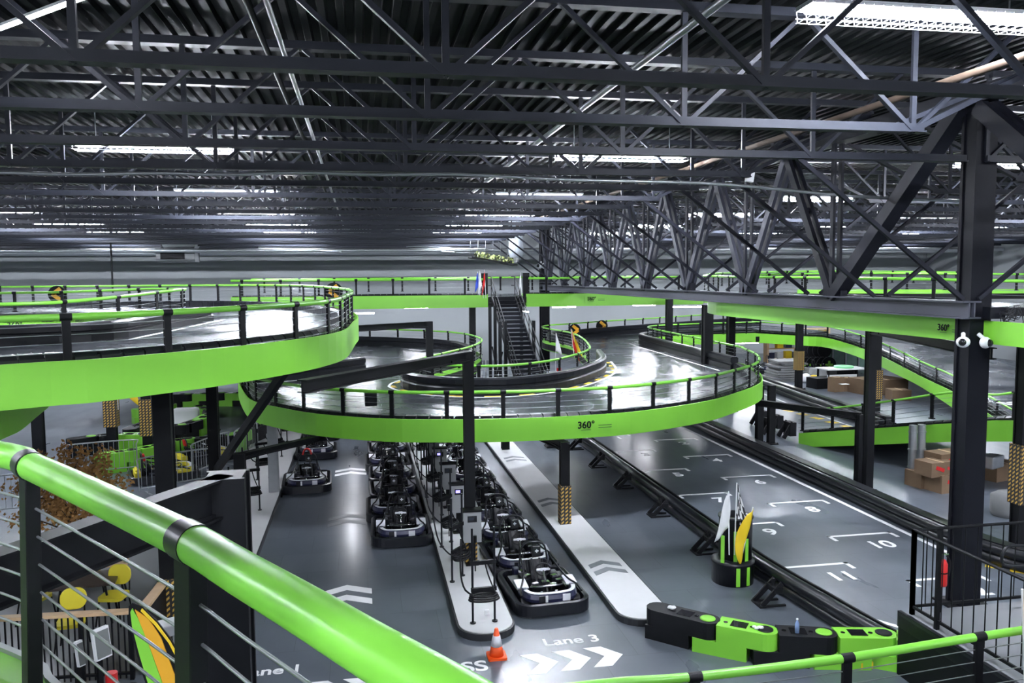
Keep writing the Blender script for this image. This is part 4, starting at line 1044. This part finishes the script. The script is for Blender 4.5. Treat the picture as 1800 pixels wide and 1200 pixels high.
flag((6.0,39.8,4.95), (5.95,39.8,6.35), 1.0, .2, 'red', 'red flag nearest the stair top', mirror=-1, sag=.5)
flag((7.8,39.8,4.95), (7.75,39.8,6.2), .9, .2, 'flag_white', 'white flag right of the stair top', mirror=-1, sag=.5)
flag((8.95,34.0,2.5), (8.8,34.0,3.75), 1.1, .3, 'red', 'red flag hanging by the right end of the stair opening rail', sag=.6)
flag((9.1,34.1,2.5), (8.86,34.1,3.72), 1.1, .34, 'yellow', 'narrow yellow flag behind the red one at the stair opening rail', sag=.4)
flag((9.05,38.0,0), (9.1,38.0,3.3), 1.2, .3, 'flag_white', 'white flag with a pole right of the building column by the stairs', sag=.2)
t = thing('white_fence', 'white picket fence on the floor seen through the stair opening', 'fence', (6,44.5,0))
b = MB(); b.bar((2.4,44.5,.9),(9.2,44.5,.9),.04,.06); b.bar((2.4,44.5,.3),(9.2,44.5,.3),.04,.06); b.build('rail', 'white_plastic', t)
b = MB()
for k in range(28): b.bar((2.5+.245*k,44.5,0),(2.5+.245*k+.05*((k*5) % 3-1),44.5,1.2+.1*((k*7) % 3)),.05,.03)
b.build('pickets', 'white_plastic', t)
b = MB(); b.box((8.55,37.0,.8), (.55,.1,1.6)); tag(b.build('blue_panel', 'duct_plastic'), 'pale blue panel at the foot of the stairs', 'panel', kind='thing')
b = MB(); b.cyl((8.95,36.8,.0),(8.95,36.8,1.75),.11,12); tag(b.build('red_bag', 'red'), 'red cover hanging at the foot of the stairs', 'cover', kind='thing')

# ------------------------------------------------------------------ dining area in the lower left
t = thing('wood_capped_railing', 'black picket railing with pale wood cap in front of the dining area', 'railing', (-5.5,13,0))
A = atZ(-60,1090,1.05); Bp = atZ(228,1074,1.05); Cp = atZ(252,1068,1.05); D = atZ(318,983,1.05)
b = MB(); b.bar(A, Bp, .13, .05); b.build('cap_rail', 'light_wood', t)
b = MB(); b.bar(Vector((A.x,A.y,.1)), Vector((Bp.x,Bp.y,.1)), .04, .04); n_ = 26
for k in range(n_+1):
    q = A.lerp(Bp, k/n_); b.box((q.x,q.y,.52),(.02,.02,1.0))
for k in (0,9,18,26):
    q = A.lerp(Bp, k/26); b.box((q.x,q.y,.52),(.06,.06,1.04))
b.build('pickets', 'black_paint', t)
t = thing('half_wall', 'black half wall with pale wood cap slanting away beside the dining area', 'half wall', (Cp.x,Cp.y,0))
b = MB(); b.bar(Cp, D, .15, .05); b.build('cap_rail', 'light_wood', t)
b = MB(); b.bar(Vector((Cp.x,Cp.y,.5)), Vector((D.x,D.y,.5)), .1, 1.0); b.build('wall_panel', 'black_paint', t)
b = MB(); fpoly = [atZ(*q,0).xy for q in ((-80,1210),(235,1180),(330,1010),(370,885),(250,905),(60,950),(-80,980))]; b.prism(fpoly, .0, .006)
tag(b.build('floor_covering', 'dining_floor'), 'lighter grey floor covering under the dining tables', 'floor covering', kind='thing')
def chair(p, rz_, label, first=[None]):
    if first[0] is None:
        t = thing('dining_chair', label, 'chair', p, rz_)
        b = MB(); b.prism(round_rect(-.21,.21,-.21,.21,.09,5), .44, .5); b.build('seat', 'yellow_plastic', t, local=True, bevel=.015)
        b = MB(); v = []
        o_ = round_rect(-.2,.2,.6,.95,.15,5)
        for yy in (.2,.24): v += [(x, yy+.1*(z-.6), z) for x, z in o_]
        n = len(o_); b.add(v, [tuple(range(n)), tuple(range(2*n-1,n-1,-1))]+[(i,n+i,n+(i+1)%n,(i+1)%n) for i in range(n)]); b.build('backrest', 'yellow_plastic', t, local=True, bevel=.01)
        for sx in (-1,1):
            for sy in (-1,1):
                b = MB(); b.tube([(sx*.17,sy*.17,.45),(sx*.22,sy*.23,0)], .014, 6); b.build('leg', 'black_paint', t, local=True)
            b = MB(); b.tube(path([(sx*.15,-.1,.43),(sx*.15,.22,.44),(sx*.15,.27,.6),(sx*.15,.29,.85)],.08), .014, 6); b.build('back_frame', 'black_paint', t, local=True)
        first[0] = t; return t
    return place(first[0], False, p, rz_, label)
def table(p, rz_, w, d, m, label, h=.75):
    t = thing('dining_table', label, 'table', p, rz_)
    b = MB(); b.prism(round_rect(-w/2,w/2,-d/2,d/2,.05,3), h-.04, h); b.build('tabletop', m, t, local=True)
    for sx in (-1,1):
        for sy in (-1,1): b = MB(); b.tube([(sx*(w/2-.18),sy*(d/2-.14),h-.04),(sx*(w/2-.08),sy*(d/2-.08),0)], .02, 6); b.build('leg', 'black_paint', t, local=True)
    return t
tp = atZ(150,1017,.75); table((tp.x,tp.y,0), .12, 1.05, .75, 'dark_wood', 'dark wood dining table among yellow chairs')
tp2 = atZ(170,994,.75); table((tp2.x,tp2.y+.25,0), .2, .95, .6, 'light_wood', 'pale wood table behind the dark dining table')
p = atZ(200,1046,.48); chair((p.x,p.y,0), PI-.2+PI, 'yellow dining chair seen from behind at the right end of the dark table')
p = atZ(62,1048,.48); chair((p.x,p.y,0), 1.2+PI*.0, 'yellow dining chair at the left end of the dark table')
p = atZ(125,1092,.48); chair((p.x,p.y,0), PI*1.75+.9, 'yellow dining chair nearest the wood capped railing')
p = atZ(143,1008,.48); chair((p.x,p.y+.3,0), -1.0+PI, 'yellow dining chair tucked at the pale wood table')
p = atZ(122,1000,.77); b = MB(); b.lathe((p.x,p.y+.2,.752), [(.11,0),(.12,.03),(.1,.05),(.05,.09)], 14); tag(b.build('serving_bowl', 'black_gloss'), 'dark bowl on the pale wood table', 'bowl', kind='thing')
t = thing('hatched_block', 'low hatched amber pad by the dining tables at the left', 'pad', (-6.3,17.5,0)); p = atZ(42,1015,.3)
b = MB(); b.box((p.x,p.y,.3),(.5,.3,.55),uv=True); b.build('pad', 'hatched_pad', t)
# feather banner
t = thing('feather_banner', 'green yellow and black striped blade banner rising behind the thick rail', 'banner', (-2.2,6.0,0))
pts = [(232,1060),(226,1066),(226,1084),(231,1110),(240,1150),(252,1190),(270,1240),(350,1240),(341,1200),(325,1166),(300,1122),(275,1090),(250,1066)]
PB = [atY(x,y,6.0) for x, y in pts]; b = MB(); nb = len(PB)
def panel(P, z0, m, nm, par=None):
    b = MB(); n = len(P); v = [q+Vector((0,-z0,0)) for q in P]+[q+Vector((0,-z0+.012,0)) for q in P]
    b.add(v, [tuple(range(n)), tuple(range(2*n-1,n-1,-1))]+[(i,n+i,n+(i+1)%n,(i+1)%n) for i in range(n)]); return b.build(nm, m, par or t)
cl = panel(PB, 0, 'black_rubber', 'cloth')
cen = Vector((sum(p.x for p in PB[3:6])/3+.09, 6, PB[4].z))
panel([atY(x,y,6.0) for x, y in ((233,1068),(230,1074),(233,1100),(246,1150),(258,1190),(274,1240),(300,1240),(283,1190),(262,1132),(243,1084))], .014, 'green_paint', 'green_stripe', cl)
panel([atY(x,y,6.0) for x, y in ((238,1070),(244,1085),(263,1132),(284,1190),(301,1240),(322,1240),(310,1190),(284,1120),(262,1086))], .016, 'amber', 'amber_stripe', cl)
panel([atY(x,y,6.0) for x, y in ((250,1068),(276,1094),(300,1126),(322,1166),(338,1202),(348,1240),(345,1240),(333,1203),(318,1168),(297,1128),(273,1097),(248,1072))], .016, 'yellow', 'gold_edging', cl)
b = MB(); q = atY(300,1240,6.0); b.cyl((q.x+.25,6.03,0),(q.x+.2,6.03,q.z),.02,8); b.lathe((q.x+.25,6.03,0),[(.25,0),(.25,.05),(.05,.07)],16); b.build('pole_and_base', 'black_paint', t)
# counter with simulator screen and odds and ends
t = thing('service_counter', 'black counter in the bottom left corner under the simulator screens', 'counter', (-3.7,9.6,0))
b = MB(); b.box((-3.75,9.9,.95),(2.3,1.0,.08)); b.build('worktop', 'black_gloss', t); b = MB(); b.box((-3.75,9.9,.45),(2.2,.9,.9)); b.build('carcass', 'black_paint', t)
def screen_at(px, py, Y, w, h, rz_, label):
    p = atY(px, py, Y); t = thing('display_screen', label, 'screen', (p.x,Y,.99), rz_)
    z = max(.3, p.z-.99)
    b = MB(); b.box((0,0,z),(w,.05,h),rot=Matrix.Rotation(-.15,3,'X')); fr_ = b.build('frame', 'white_plastic', t, local=True)
    b = MB(); b.box((0,-.03,z),(w*.86,.012,h*.86),rot=Matrix.Rotation(-.15,3,'X')); b.build('panel', 'screen_light', fr_, local=True)
    b = MB(); b.box((0,.05,z/2),(.06,.04,z)); b.box((0,.05,.015),(.3,.2,.03)); b.build('stand', 'black_paint', t, local=True)
screen_at(178,1130,10.0,.2,.36,.9,'white framed screen on the counter behind the near rail cables')
screen_at(140,1148,10.1,.08,.3,.9,'narrow white framed screen edge left of the tilted screen')
p = atY(168,1178,9.6); b = MB(); b.box((p.x,9.6,1.04),(.36,.22,.1),.1); tag(b.build('red_tray', 'red', bevel=.02), 'red tray on the black counter', 'tray', kind='thing')
b = MB(); 
for k in range(6): b.ball((p.x-.1+random.uniform(-.06,.08),9.62+random.uniform(-.05,.05),1.13+random.uniform(0,.05)),.05,n=8)
tag(b.build('paper_bundle', 'flag_white'), 'crumpled white paper in the red tray', 'paper', kind='thing')
p = atY(193,1128,10.2); b = MB(); b.cyl((p.x,10.2,.99),(p.x,10.2,1.3),.07,14); tag(b.build('red_tub', 'red'), 'small red tub beside the screen on the counter', 'tub', kind='thing')
p = atY(228,1152,9.9); t = thing('helmet', 'dark glossy helmet on the black counter by the banner', 'helmet', (p.x,9.9,.99))
b = MB(); b.ball((p.x,9.9,1.14),.15,n=16,sc=(.9,1.05,1)); b.build('shell', 'black_gloss', t); b = MB(); b.ball((p.x,9.84,1.14),.125,n=14,sc=(.9,1,.55)); b.build('visor', 'chrome', t)
p = atY(196,1165,9.8); b = MB(); b.box((p.x,9.75,1.03),(.42,.4,.07),.4); b.box((p.x+.02,9.78,1.1),(.36,.34,.06),.55); tag(b.build('folded_jacket', 'grey_cloth', bevel=.02), 'folded grey jacket beside the helmet on the counter', 'jacket', kind='thing')
p = atY(305,1100,7.6); b = MB()
b.box((p.x,7.6,p.z),(.32,.2,.1),.5); b.cyl((p.x+.02,7.6,0),(p.x+.02,7.6,p.z),.03,8); b.box((p.x,7.6,.02),(.4,.4,.04)); tag(b.build('pedestal_tray', 'cabinet_grey', bevel=.01), 'grey tray on a thin pedestal behind the blade banner', 'pedestal', kind='thing')

# ------------------------------------------------------------------ parts storage at the right
def carton(px, py, w, d, h, rz_, label, z=0.0, m='cardboard', name='cardboard_box', flaps=False):
    p = atZ(px, py, z); t = thing(name, label, 'box', (p.x,p.y+d/2,z), rz_)
    b = MB(); b.box((0,0,h/2),(w,d,h)); b.build('carton', m, t, local=True)
    b = MB(); b.box((0,0,h+.003),(.06,d,.006)); b.build('tape', 'light_wood' if m == 'cardboard' else 'black_paint', t, local=True)
    if flaps:
        b = MB(); b.bar((-w/2,-d/2,h),(-w/2-.12,-d/2,h-.1),d*.0+.02,.3); b.build('flap', m, t, local=True)
    return t
carton(1474,689,.62,.5,.75,.2,'upright brown carton left one of the pair in front of the crates')
carton(1492,688,.5,.5,.7,-.1,'brown carton with a white sheet on it, right one of the pair')
p = atZ(1490,676,.72); b = MB(); b.box((p.x,p.y+.3,.715),(.4,.3,.012)); tag(b.build('paper_sheet', 'flag_white'), 'white paper sheet on the brown carton', 'paper', kind='thing')
carton(1560,694,2.3,1.6,.75,.1,'big low brown carton spilling open behind the slim black post', flaps=True)
carton(1588,704,.9,.8,.5,-.2,'small brown carton in front of the big low one')
for k, (px, py, w_, h_) in enumerate(((1453,683,1.3,.55),(1488,668,1.4,.6))): carton(px, py, w_, .9, h_, .1, ('left' if k == 0 else 'right')+' black crate behind the pair of cartons', m='black_rubber', name='storage_crate')
p = atZ(1480,647,.95); t = thing('work_table', 'white topped work table with a pale green ring on it', 'table', (p.x,p.y,0))
b = MB(); b.box((p.x,p.y,.95),(2.4,1.2,.06)); b.build('tabletop', 'white_plastic', t)
b = MB(); b.box((p.x-.3,p.y-.5,.55),(1.7,.06,.25)); b.build('apron', 'white_plastic', t)
for sx in (-1,1):
    for sy in (-1,1): b = MB(); b.box((p.x+sx*1.1,p.y+sy*.5,.46),(.08,.08,.92)); b.build('leg', 'black_paint', t)
mat('mint', (.3,.75,.4), .5)
b = MB(); b.lathe((p.x+.1,p.y,.985), [(.5,0),(.5,.1),(.2,.1),(.2,0)], 20); tag(b.build('green_ring', 'mint'), 'pale green ring lying on the white work table', 'ring', kind='thing')
for k in range(5):
    p = atZ(1418+9.2*k, 655, 0); t = thing('spare_tyre', '%s upright black tyre with a green cross from the left' % ORD[k], 'tyre', (p.x,p.y,0), 0, 'tyres with green crosses in the storage')
    b = MB(); b.cyl((p.x,p.y-.13,.5),(p.x,p.y+.13,.5),.48,18); b.build('tyre', 'black_rubber', t)
    b = MB(); b.box((p.x,p.y-.15,.5),(.13,.03,.5)); b.box((p.x,p.y-.15,.5),(.5,.03,.13)); b.build('green_cross', 'green_paint', t)
for k in range(5):
    p = atZ(1417+9.2*k, 655, 0); b = MB(); b.cyl((p.x,p.y+.3,1.35),(p.x,p.y+.6,1.35),.46,16); tag(b.build('spare_tyre', 'black_rubber'), '%s plain tyre from the left above the crossed tyres' % ORD[k], 'tyre', 'plain tyres on top', 'thing')
p = atZ(1398,672,0); t = thing('sheet_stack', 'heap of grey sheets stacked left of the hatched post in the storage', 'heap', (p.x,p.y+1,0))
b = MB()
for k in range(9): b.box((p.x+random.uniform(-.15,.15),p.y+1.0,.07+.13*k),(2.2-.1*k,1.6,.1),random.uniform(-.15,.15))
b.build('sheets', 'grey_cloth', t)
b = MB(); b.box((p.x+2.3,p.y+1.5,.3),(2.4,1.4,.6),.2,taper=.5); tag(b.build('grey_tarpaulin', 'grey_cloth', bevel=.1), 'grey tarpaulin heap right of the hatched post in the storage', 'tarpaulin', kind='thing')
p = atZ(1424,672,0); t = thing('yellow_bundle', 'white and yellow bundle on the storage floor', 'bundle', (p.x,p.y,0))
b = MB(); b.ball((p.x-.25,p.y,.25),.28,n=10); b.build('white_bag', 'flag_white', t); b = MB(); b.ball((p.x+.2,p.y,.22),.26,n=10,sc=(1.3,.9,.8)); b.build('yellow_bag', 'yellow', t)
carton(1452,643,1.2,.8,1.8,0,'bright green tall box behind the tyres', m='green_paint', name='storage_box')
p = atZ(1492,650,0); t = thing('wrapped_rack', 'rack wrapped in pale green film behind the work table', 'rack', (p.x,p.y,0))
mat('film_green', (.2,.34,.27), .3, noise=.3, nscale=3)
b = MB(); b.box((p.x,p.y+1,1.0),(2.8,1.2,1.9)); b.build('film', 'film_green', t, bevel=.08)
for dx in (-.9,0,.9): b = MB(); b.box((p.x+dx,p.y+.36,1.0),(.08,.06,2.0)); b.build('upright', 'galvanised', t)
p = atZ(1400,640,0); t = thing('storage_shelves', 'wooden shelf unit with mixed goods against the wall', 'shelving', (p.x,p.y,0))
b = MB()
for dx in (-2.2,0,2.2): b.box((p.x+dx,p.y,1.2),(.14,.5,2.4))
b.build('upright', 'light_wood', t)
for z in (.4,1.1,1.8,2.35): b = MB(); b.box((p.x,p.y,z),(4.5,.6,.07)); b.build('shelf', 'light_wood', t)
cs = ['red','navy','cardboard','white_plastic','grey_cloth','yellow']
for z in (.44,1.14,1.84):
    for k in range(7): 
        h = random.uniform(.25,.5); x = p.x-1.9+.62*k
        b = MB(); b.box((x,p.y,z+h/2),(.42,.36,h)); c_ = cs[(k*2+int(z*3)) % 6]
        tag(b.build('storage_tub', c_), 'small tub among the mixed goods on the wooden shelves', 'tub', 'tubs on the wooden shelves', 'thing')
# boxes under the low ramp
for k, (px, py, w_, d_, h_, z, lab) in enumerate(((1640,857,.95,.6,.45,0,'lower left brown carton with red marks under the low ramp'),(1675,866,.9,.6,.5,0,'lower right brown carton with red marks under the low ramp'),(1655,838,.8,.6,.4,.46,'small brown carton on top at the left under the low ramp'),(1676,828,1.0,.6,.5,.5,'brown carton with red marks topmost under the low ramp'))):
    t = carton(px, py, w_, d_, h_, .15, lab, z=z)
    b = MB(); b.box((-.1,-d_/2-.004,h_*.55),(.3,.008,.1),rot=Matrix.Rotation(.35,3,'Y')); b.box((.25,-d_/2-.004,h_*.5),(.2,.008,.08),rot=Matrix.Rotation(.35,3,'Y')); b.build('red_print', 'red', t, local=True)
carton(1765,845,1.0,.8,.5,.3,'brown carton right of the big column under the ramp'); 
p = atZ(1757,830,.5); b = MB(); b.box((p.x,p.y+.3,.75),(.6,.4,.35),.4); tag(b.build('silver_parcel', 'galvanised', bevel=.04), 'silver wrapped parcel on the carton right of the big column', 'parcel', kind='thing')
p = atZ(1770,905,0); t = thing('floor_blower', 'grey drum blower by the hatched post at the right edge', 'blower', (p.x,p.y,0))
b = MB(); b.lathe((p.x,p.y,0),[(.35,0),(.38,.1),(.38,.5),(.2,.6)],18); b.build('housing', 'grey_cloth', t); b = MB(); b.cyl((p.x,p.y-.4,.35),(p.x,p.y-.3,.35),.2,16); b.build('inlet', 'black_gloss', t)

# ------------------------------------------------------------------ landing with railings at the lower right
t = thing('stair_landing', 'black railed landing with grey floor below the right column', 'landing', (8.8,9.2,0))
lz = .95
b = MB(); b.box((9.0,9.2,lz/2-.02),(2.4,2.9,lz-.04)); b.build('plinth', 'black_paint', t)
b = MB(); b.box((9.0,9.2,lz-.02),(2.4,2.9,.04)); b.build('landing_floor', 'dining_floor', t)
b = MB(); b.box((7.83,9.2,lz-.1),(.06,2.95,.24)); b.build('edge_beam', 'black_gloss', t)
def railing(A, B_, n, lab=None, nm='railing', h=1.28):
    A = Vector(A); B_ = Vector(B_); b = MB(); b.tube([A+Vector((0,0,h)),B_+Vector((0,0,h))],.024,8); b.bar(A+Vector((0,0,.12)),B_+Vector((0,0,.12)),.03,.04)
    for k in range(1,n): q = A.lerp(B_,k/n); b.cyl(q+Vector((0,0,.12)),q+Vector((0,0,h)),.009,5)
    for q in (A,B_,A.lerp(B_,.2)): b.box(q+Vector((0,0,h/2)),(.055,.055,h))
    return b.build(nm,'black_paint',t)
railing((7.95,10.55,lz),(7.95,7.9,lz),13); railing((7.95,10.55,lz),(10.1,10.55,lz),10); railing((10.1,10.55,lz),(10.15,7.9,lz),12)
b = MB(); b.tube(path([(9.5,10.2,lz+1.05),(9.2,10.2,lz+1.05),(9.15,10.2,lz+.8),(9.5,10.2,lz+.75)],.06),.022,8); b.build('grab_loop','black_gloss',t)
p = atY(1660,1005,10.35); t = thing('fire_extinguisher', 'red fire extinguisher hung on the landing railing', 'fire extinguisher', (p.x,10.4,lz))
zb_ = atY(1660,1028,10.4).z
b = MB(); b.lathe((p.x,10.4,0),[(.07,zb_),(.075,zb_+.03),(.075,zb_+.33),(.05,zb_+.38),(.025,zb_+.4)],18); b.build('cylinder','red',t)
b = MB(); b.cyl((p.x,10.4,zb_+.4),(p.x,10.4,zb_+.45),.02,8); b.box((p.x+.03,10.4,zb_+.47),(.12,.03,.025)); b.build('valve','chrome',t)
b = MB(); b.tube(path([(p.x+.05,10.38,zb_+.45),(p.x+.11,10.37,zb_+.35),(p.x+.09,10.37,zb_+.15)],.04),.012,6); b.build('hose','black_rubber',t)
b = MB(); b.tube([(p.x,10.4,zb_+.19),(p.x,10.4,zb_+.21)],.078,18); b.build('strap','black_paint',t)
p = atY(1797,1035,7.5); flag((p.x+.12,7.5,1.1),tuple(p),1.0,.22,'yellow','yellow flag at the right edge behind the near green rail',mirror=1,sag=.3,leaf=True,wob=.02)
# cameras on the columns
def cctv(p, label, s=1.0, yaw=-.3):
    t = thing('surveillance_camera', label, 'camera', p, yaw)
    b = MB(); b.ball((0,0,0),.085*s,n=16,sc=(1.15,.9,1)); b.build('housing','white_plastic',t,local=True)
    b = MB(); b.ball((-.02*s,-.055*s,.0),.055*s,n=14); b.build('lens_dome','glass_dark',t,local=True)
    b = MB(); b.cyl((0,0,.04*s),(.02,.12,.12*s),.03*s,8); b.build('mount','white_plastic',t,local=True)
p = atY(1693,601,12.38); cctv(p,'white ball camera on the left of the big right column',1.15,-.5); p = atY(1732,602,12.38); cctv(p,'white ball camera on the right of the big right column',1.2,.6)
p = atY(949,467,46.3); cctv(p,'white ball camera on the left of the far column',1.9,-.8); p = atY(958,467,46.25); cctv(p,'white ball camera facing out on the far column',2.2,0)
t = thing('junction_box', 'grey junction box with tangled cables on the big right column', 'junction box', (10.9,12.5,5.3))
p = atY(1755,550,12.3); b = MB(); b.box((p.x,12.4,p.z),(.3,.18,.2)); b.build('box','dark_steel',t)
b = MB()
for k in range(7):
    P = [(p.x+random.uniform(-.05,.45),12.25,p.z+random.uniform(-.25,.12)) for _ in range(5)]; b.tube(path(P,.08),.008,5)
b.build('cables','black_rubber',t)

# ------------------------------------------------------------------ ceiling services and lights
def pipe(pts, r, label, m='cable', step=.6):
    b = MB(); b.tube(path(pts, step), r, 8); return tag(b.build('ceiling_pipe', m), label, 'pipe', kind='thing')
a = atY(0,303,14.8); pipe([atY(-200,300,14.8),atY(0,303,14.8),atY(130,307,14.8),atY(265,304,14.8),atY(400,307,14.8),atY(530,303,14.8),atY(660,307,14.8),atY(800,306,14.8),atY(1000,316,14.8),atY(1180,320,14.8),atY(1300,326,14.8),atY(1500,345,14.8),atY(1690,353,14.8)], .03, 'sagging grey conduit strung along a joist bottom chord')
pipe([(3.9,5,8.95),(3.9,30,8.95)], .05, 'greenish sprinkler pipe running away overhead right of centre', 'cable')
pipe([(7.6,3,8.5),(7.6,40,8.5)], .05, 'brownish sprinkler pipe running away nearest the girder', 'bark')
pipe([(8.4,4,8.75),(8.4,44,8.75)], .03, 'thin pale conduit running away beside the girder')
pipe([(-1.1,4,8.85),(-1.1,50,8.85)], .04, 'left dark pipe of the overhead pair left of centre', 'dark_steel'); pipe([(-.9,4,8.85),(-.9,50,8.85)], .035, 'right pale pipe of the overhead pair left of centre')
for y in (49.0,52.5,55.0): 
    b = MB(); b.tube([(XL+1,y,7.6),(XR-1,y,7.6)],.12,8); tag(b.build('ceiling_pipe','galvanised'), '%s long grey pipe under the far roof by the back wall' % ORD[int((y-48)//3)], 'pipe', kind='thing')
t = thing('unit_heater', 'grey box air unit hanging from the roof at the far left', 'air unit', atY(313,445,50))
p = atY(313,449,50); b = MB(); b.box((p.x,50,p.z),(2.1,1.4,.75)); b.build('casing','cabinet_grey',t); b = MB(); b.box((p.x-.15,49.28,p.z),(1.3,.04,.45)); b.build('grille','black_paint',t)
b = MB(); b.box((p.x+.2,50,p.z+.62),(1.6,1.2,.5),taper=1.3); b.build('plenum','galvanised',t)
b = MB(); 
for s in (-.9,.9): b.cyl((p.x+s,50,p.z),(p.x+s,50,9.3),.03,6)
b.build('hanger','black_paint',t)
pipe([(-13.2,47.4,9.3),(-13.2,47.4,5.2)], .05, 'thin black drop pole in front of the back wall', 'black_paint', 1)
t = thing('wrapped_duct', 'pale plastic wrapped duct hanging by the far end of the girder', 'duct', atY(907,430,44)); p = atY(907,430,44)
b = MB(); b.lathe((p.x,44,0),[(.35,p.z-.7),(.42,p.z-.3),(.38,p.z+.6),(.4,9.3)],14); b.build('plastic_cover','duct_plastic',t); b = MB(); b.cyl((p.x,44,p.z-.95),(p.x,44,p.z-.7),.14,10); b.build('outlet','white_plastic',t)
t = thing('hanging_platform', 'dark mesh platform with foliage hanging above the stairs', 'platform', atY(862,462,43)); A = atY(826,452,43); B_ = atY(905,466,43)
b = MB(); b.bar(A,B_,1.6,.06); b.build('deck','black_paint',t)
b = MB()
for k in range(7): q = A.lerp(B_,k/6); b.cyl(q,(q.x+.1,43,9.3),.015,5)
b.build('hanger_wires','cable',t)
b = MB()
for k in range(160):
    q = A.lerp(B_,random.uniform(.1,.95))+Vector((0,random.uniform(-.7,.6),random.uniform(.02,.35))); sz = random.uniform(.04,.1); u = Vector((random.gauss(0,1),random.gauss(0,1),random.gauss(0,1))).normalized(); v = u.orthogonal()
    b.add([q-u*sz,q-v*sz,q+u*sz,q+v*sz],[(0,1,2,3)])
f_ = b.build('foliage','leaf_green',t); f_['kind'] = 'stuff'
for x0,z0,x1,z1 in ((455,437,600,447),(715,434,905,446),(700,440,800,448)):
    q = atY(x0,z0-2,52); r_ = atY(x1,z1-4,48); pipe([q,(q+r_)/2,r_],.06,'pale slanting pipe under the far roof at picture column %d' % x0 if False else {455:'pale slanting pipe under the far roof left of centre',715:'upper pale slanting pipe running to the hanging platform',700:'lower pale slanting pipe running to the hanging platform'}[x0])
q = atX(1318,311,10.15); b = MB(); b.cyl(q,(10.3,q.y,9.0),.012,5); b.box(q,(.2,.12,.26),rot=Matrix.Rotation(.15,3,'Y')); tag(b.build('router_box','white_plastic',bevel=.01),'small white box hanging from the girder','box',kind='thing')

def make_light(h=.87, slot=True):
    t = thing('strip_light', 'light', 'ceiling light', (0,0,0))
    b = MB(); b.box((1.5,-.105,.1),(3.0,.14,.05)); b.box((1.5,.105,.1),(3.0,.14,.05)); b.box((.03,0,.1),(.06,.3,.05)); b.box((2.97,0,.1),(.06,.3,.05)); b.box((1.5,0,.1),(.06 if slot else 2.9,.3,.05)); b.build('spine','white_plastic',t,local=True)
    b = MB()
    for s in (-.06,.06): b.cyl((.05,s,.04),(1.47,s,.04),.022,6); b.cyl((1.53,s,.04),(2.95,s,.04),.022,6)
    b.build('tube','tube_light',t,local=True)
    b = MB()
    for k in range(26):
        x = .02+.118*k; b.tube([(x,-.2,.1),(x,-.17,-.05),(x,.17,-.05),(x,.2,.1)],.005,4,caps=False)
    for y,z in ((-.2,.1),(-.18,0),(-.17,-.05),(0,-.05),(.17,-.05),(.18,0),(.2,.1)): b.tube([(0,y,z),(2.98,y,z)],.005,4,caps=False)
    b.build('wire_guard','white_plastic',t,local=True)
    for x in (.4,2.6): b = MB(); b.cyl((x,0,.12),(x,0,h),.01,5); b.build('hanger','cable',t,local=True)
    return t
lp_ = make_light(); lpn = make_light(.57, False); first = True; nfirst = True
COLS = [(-25.0,'far left'),(-15.0,'outer left'),(-5.5,'inner left'),(4.25,'centre right'),(14.1,'right of the girder'),(24.0,'outer right'),(34.0,'far right')]
ROWS = [-9.0,-.6,8.6,17.65,26.5,34.0,42.0,49.5]
RN = ['behind the camera rear','behind the camera front','nearest overhead','second visible','third visible','fourth visible','fifth visible','sixth visible']
for i, y in enumerate(ROWS):
    for x, cn in COLS:
        if y == 8.6 and x == -5.5: continue
        lab = 'caged strip light, %s row, %s column' % (RN[i], cn)
        if y == 8.6: place(lpn, nfirst, (x+.65, y, 8.88), 0, lab, 'strip lights under the roof'); nfirst = False
        else: place(lp_, first, (x, y, 8.6), 0, lab, 'strip lights under the roof'); first = False
def under_light(p, L, label, rz_=0.0, up=.3, r=.03):
    t = thing('tube_fixture', label, 'tube light', p, rz_)
    b = MB(); b.box((0,0,r+.015),(L,r*2.2,.03)); b.build('housing','white_plastic',t,local=True)
    b = MB(); b.cyl((-L/2+.04,0,0),(L/2-.04,0,0),r,8); b.build('tube','tube_small',t,local=True)
    for s in (-.35,.35): b = MB(); b.cyl((s*L,0,r),(s*L,0,up),.008,5); b.build('hanger','cable',t,local=True)
under_light((-3.6,9.5,8.6),4.2,'slim slanted tube light at the top left corner of the picture',-.78,.85,.017)
p = atY(634,548,41.0); under_light((p.x,41.0,4.25),1.4,'lit tube under the back upper deck left of the stairs',0,.5)
p = atY(1222,530,40.6); under_light((p.x,40.6,4.35),1.3,'lit tube beside the rounded end of the upper right fascia',0,.37)
for k,(x,y) in enumerate(((-3.5,44),(3,46),(11,44),(16,45),(16.9,42))): under_light((x,y,4.3),1.4,'%s tube light from the left under the back upper deck' % ORD[k], 0, .42)
for k,(x,y) in enumerate(((22.6,45.4),(25.6,45.4))): under_light((x,y,1.97),1.5,('left' if k == 0 else 'right')+' bright tube under the curving ramp in the storage',0,.2,.06)
for k,(x,y) in enumerate(((-.45,25.2),(-.45,30.0),(11.6,32.5),(12.3,37.5))): under_light((x,y,1.95),1.5,'%s tube light from the left under the hairpin track deck' % ORD[k],PI/2,.2)
under_light((8.3,39.2+2.2,4.2),1.5,'tube light under the back upper deck right of the stairs',PI/2,.5)
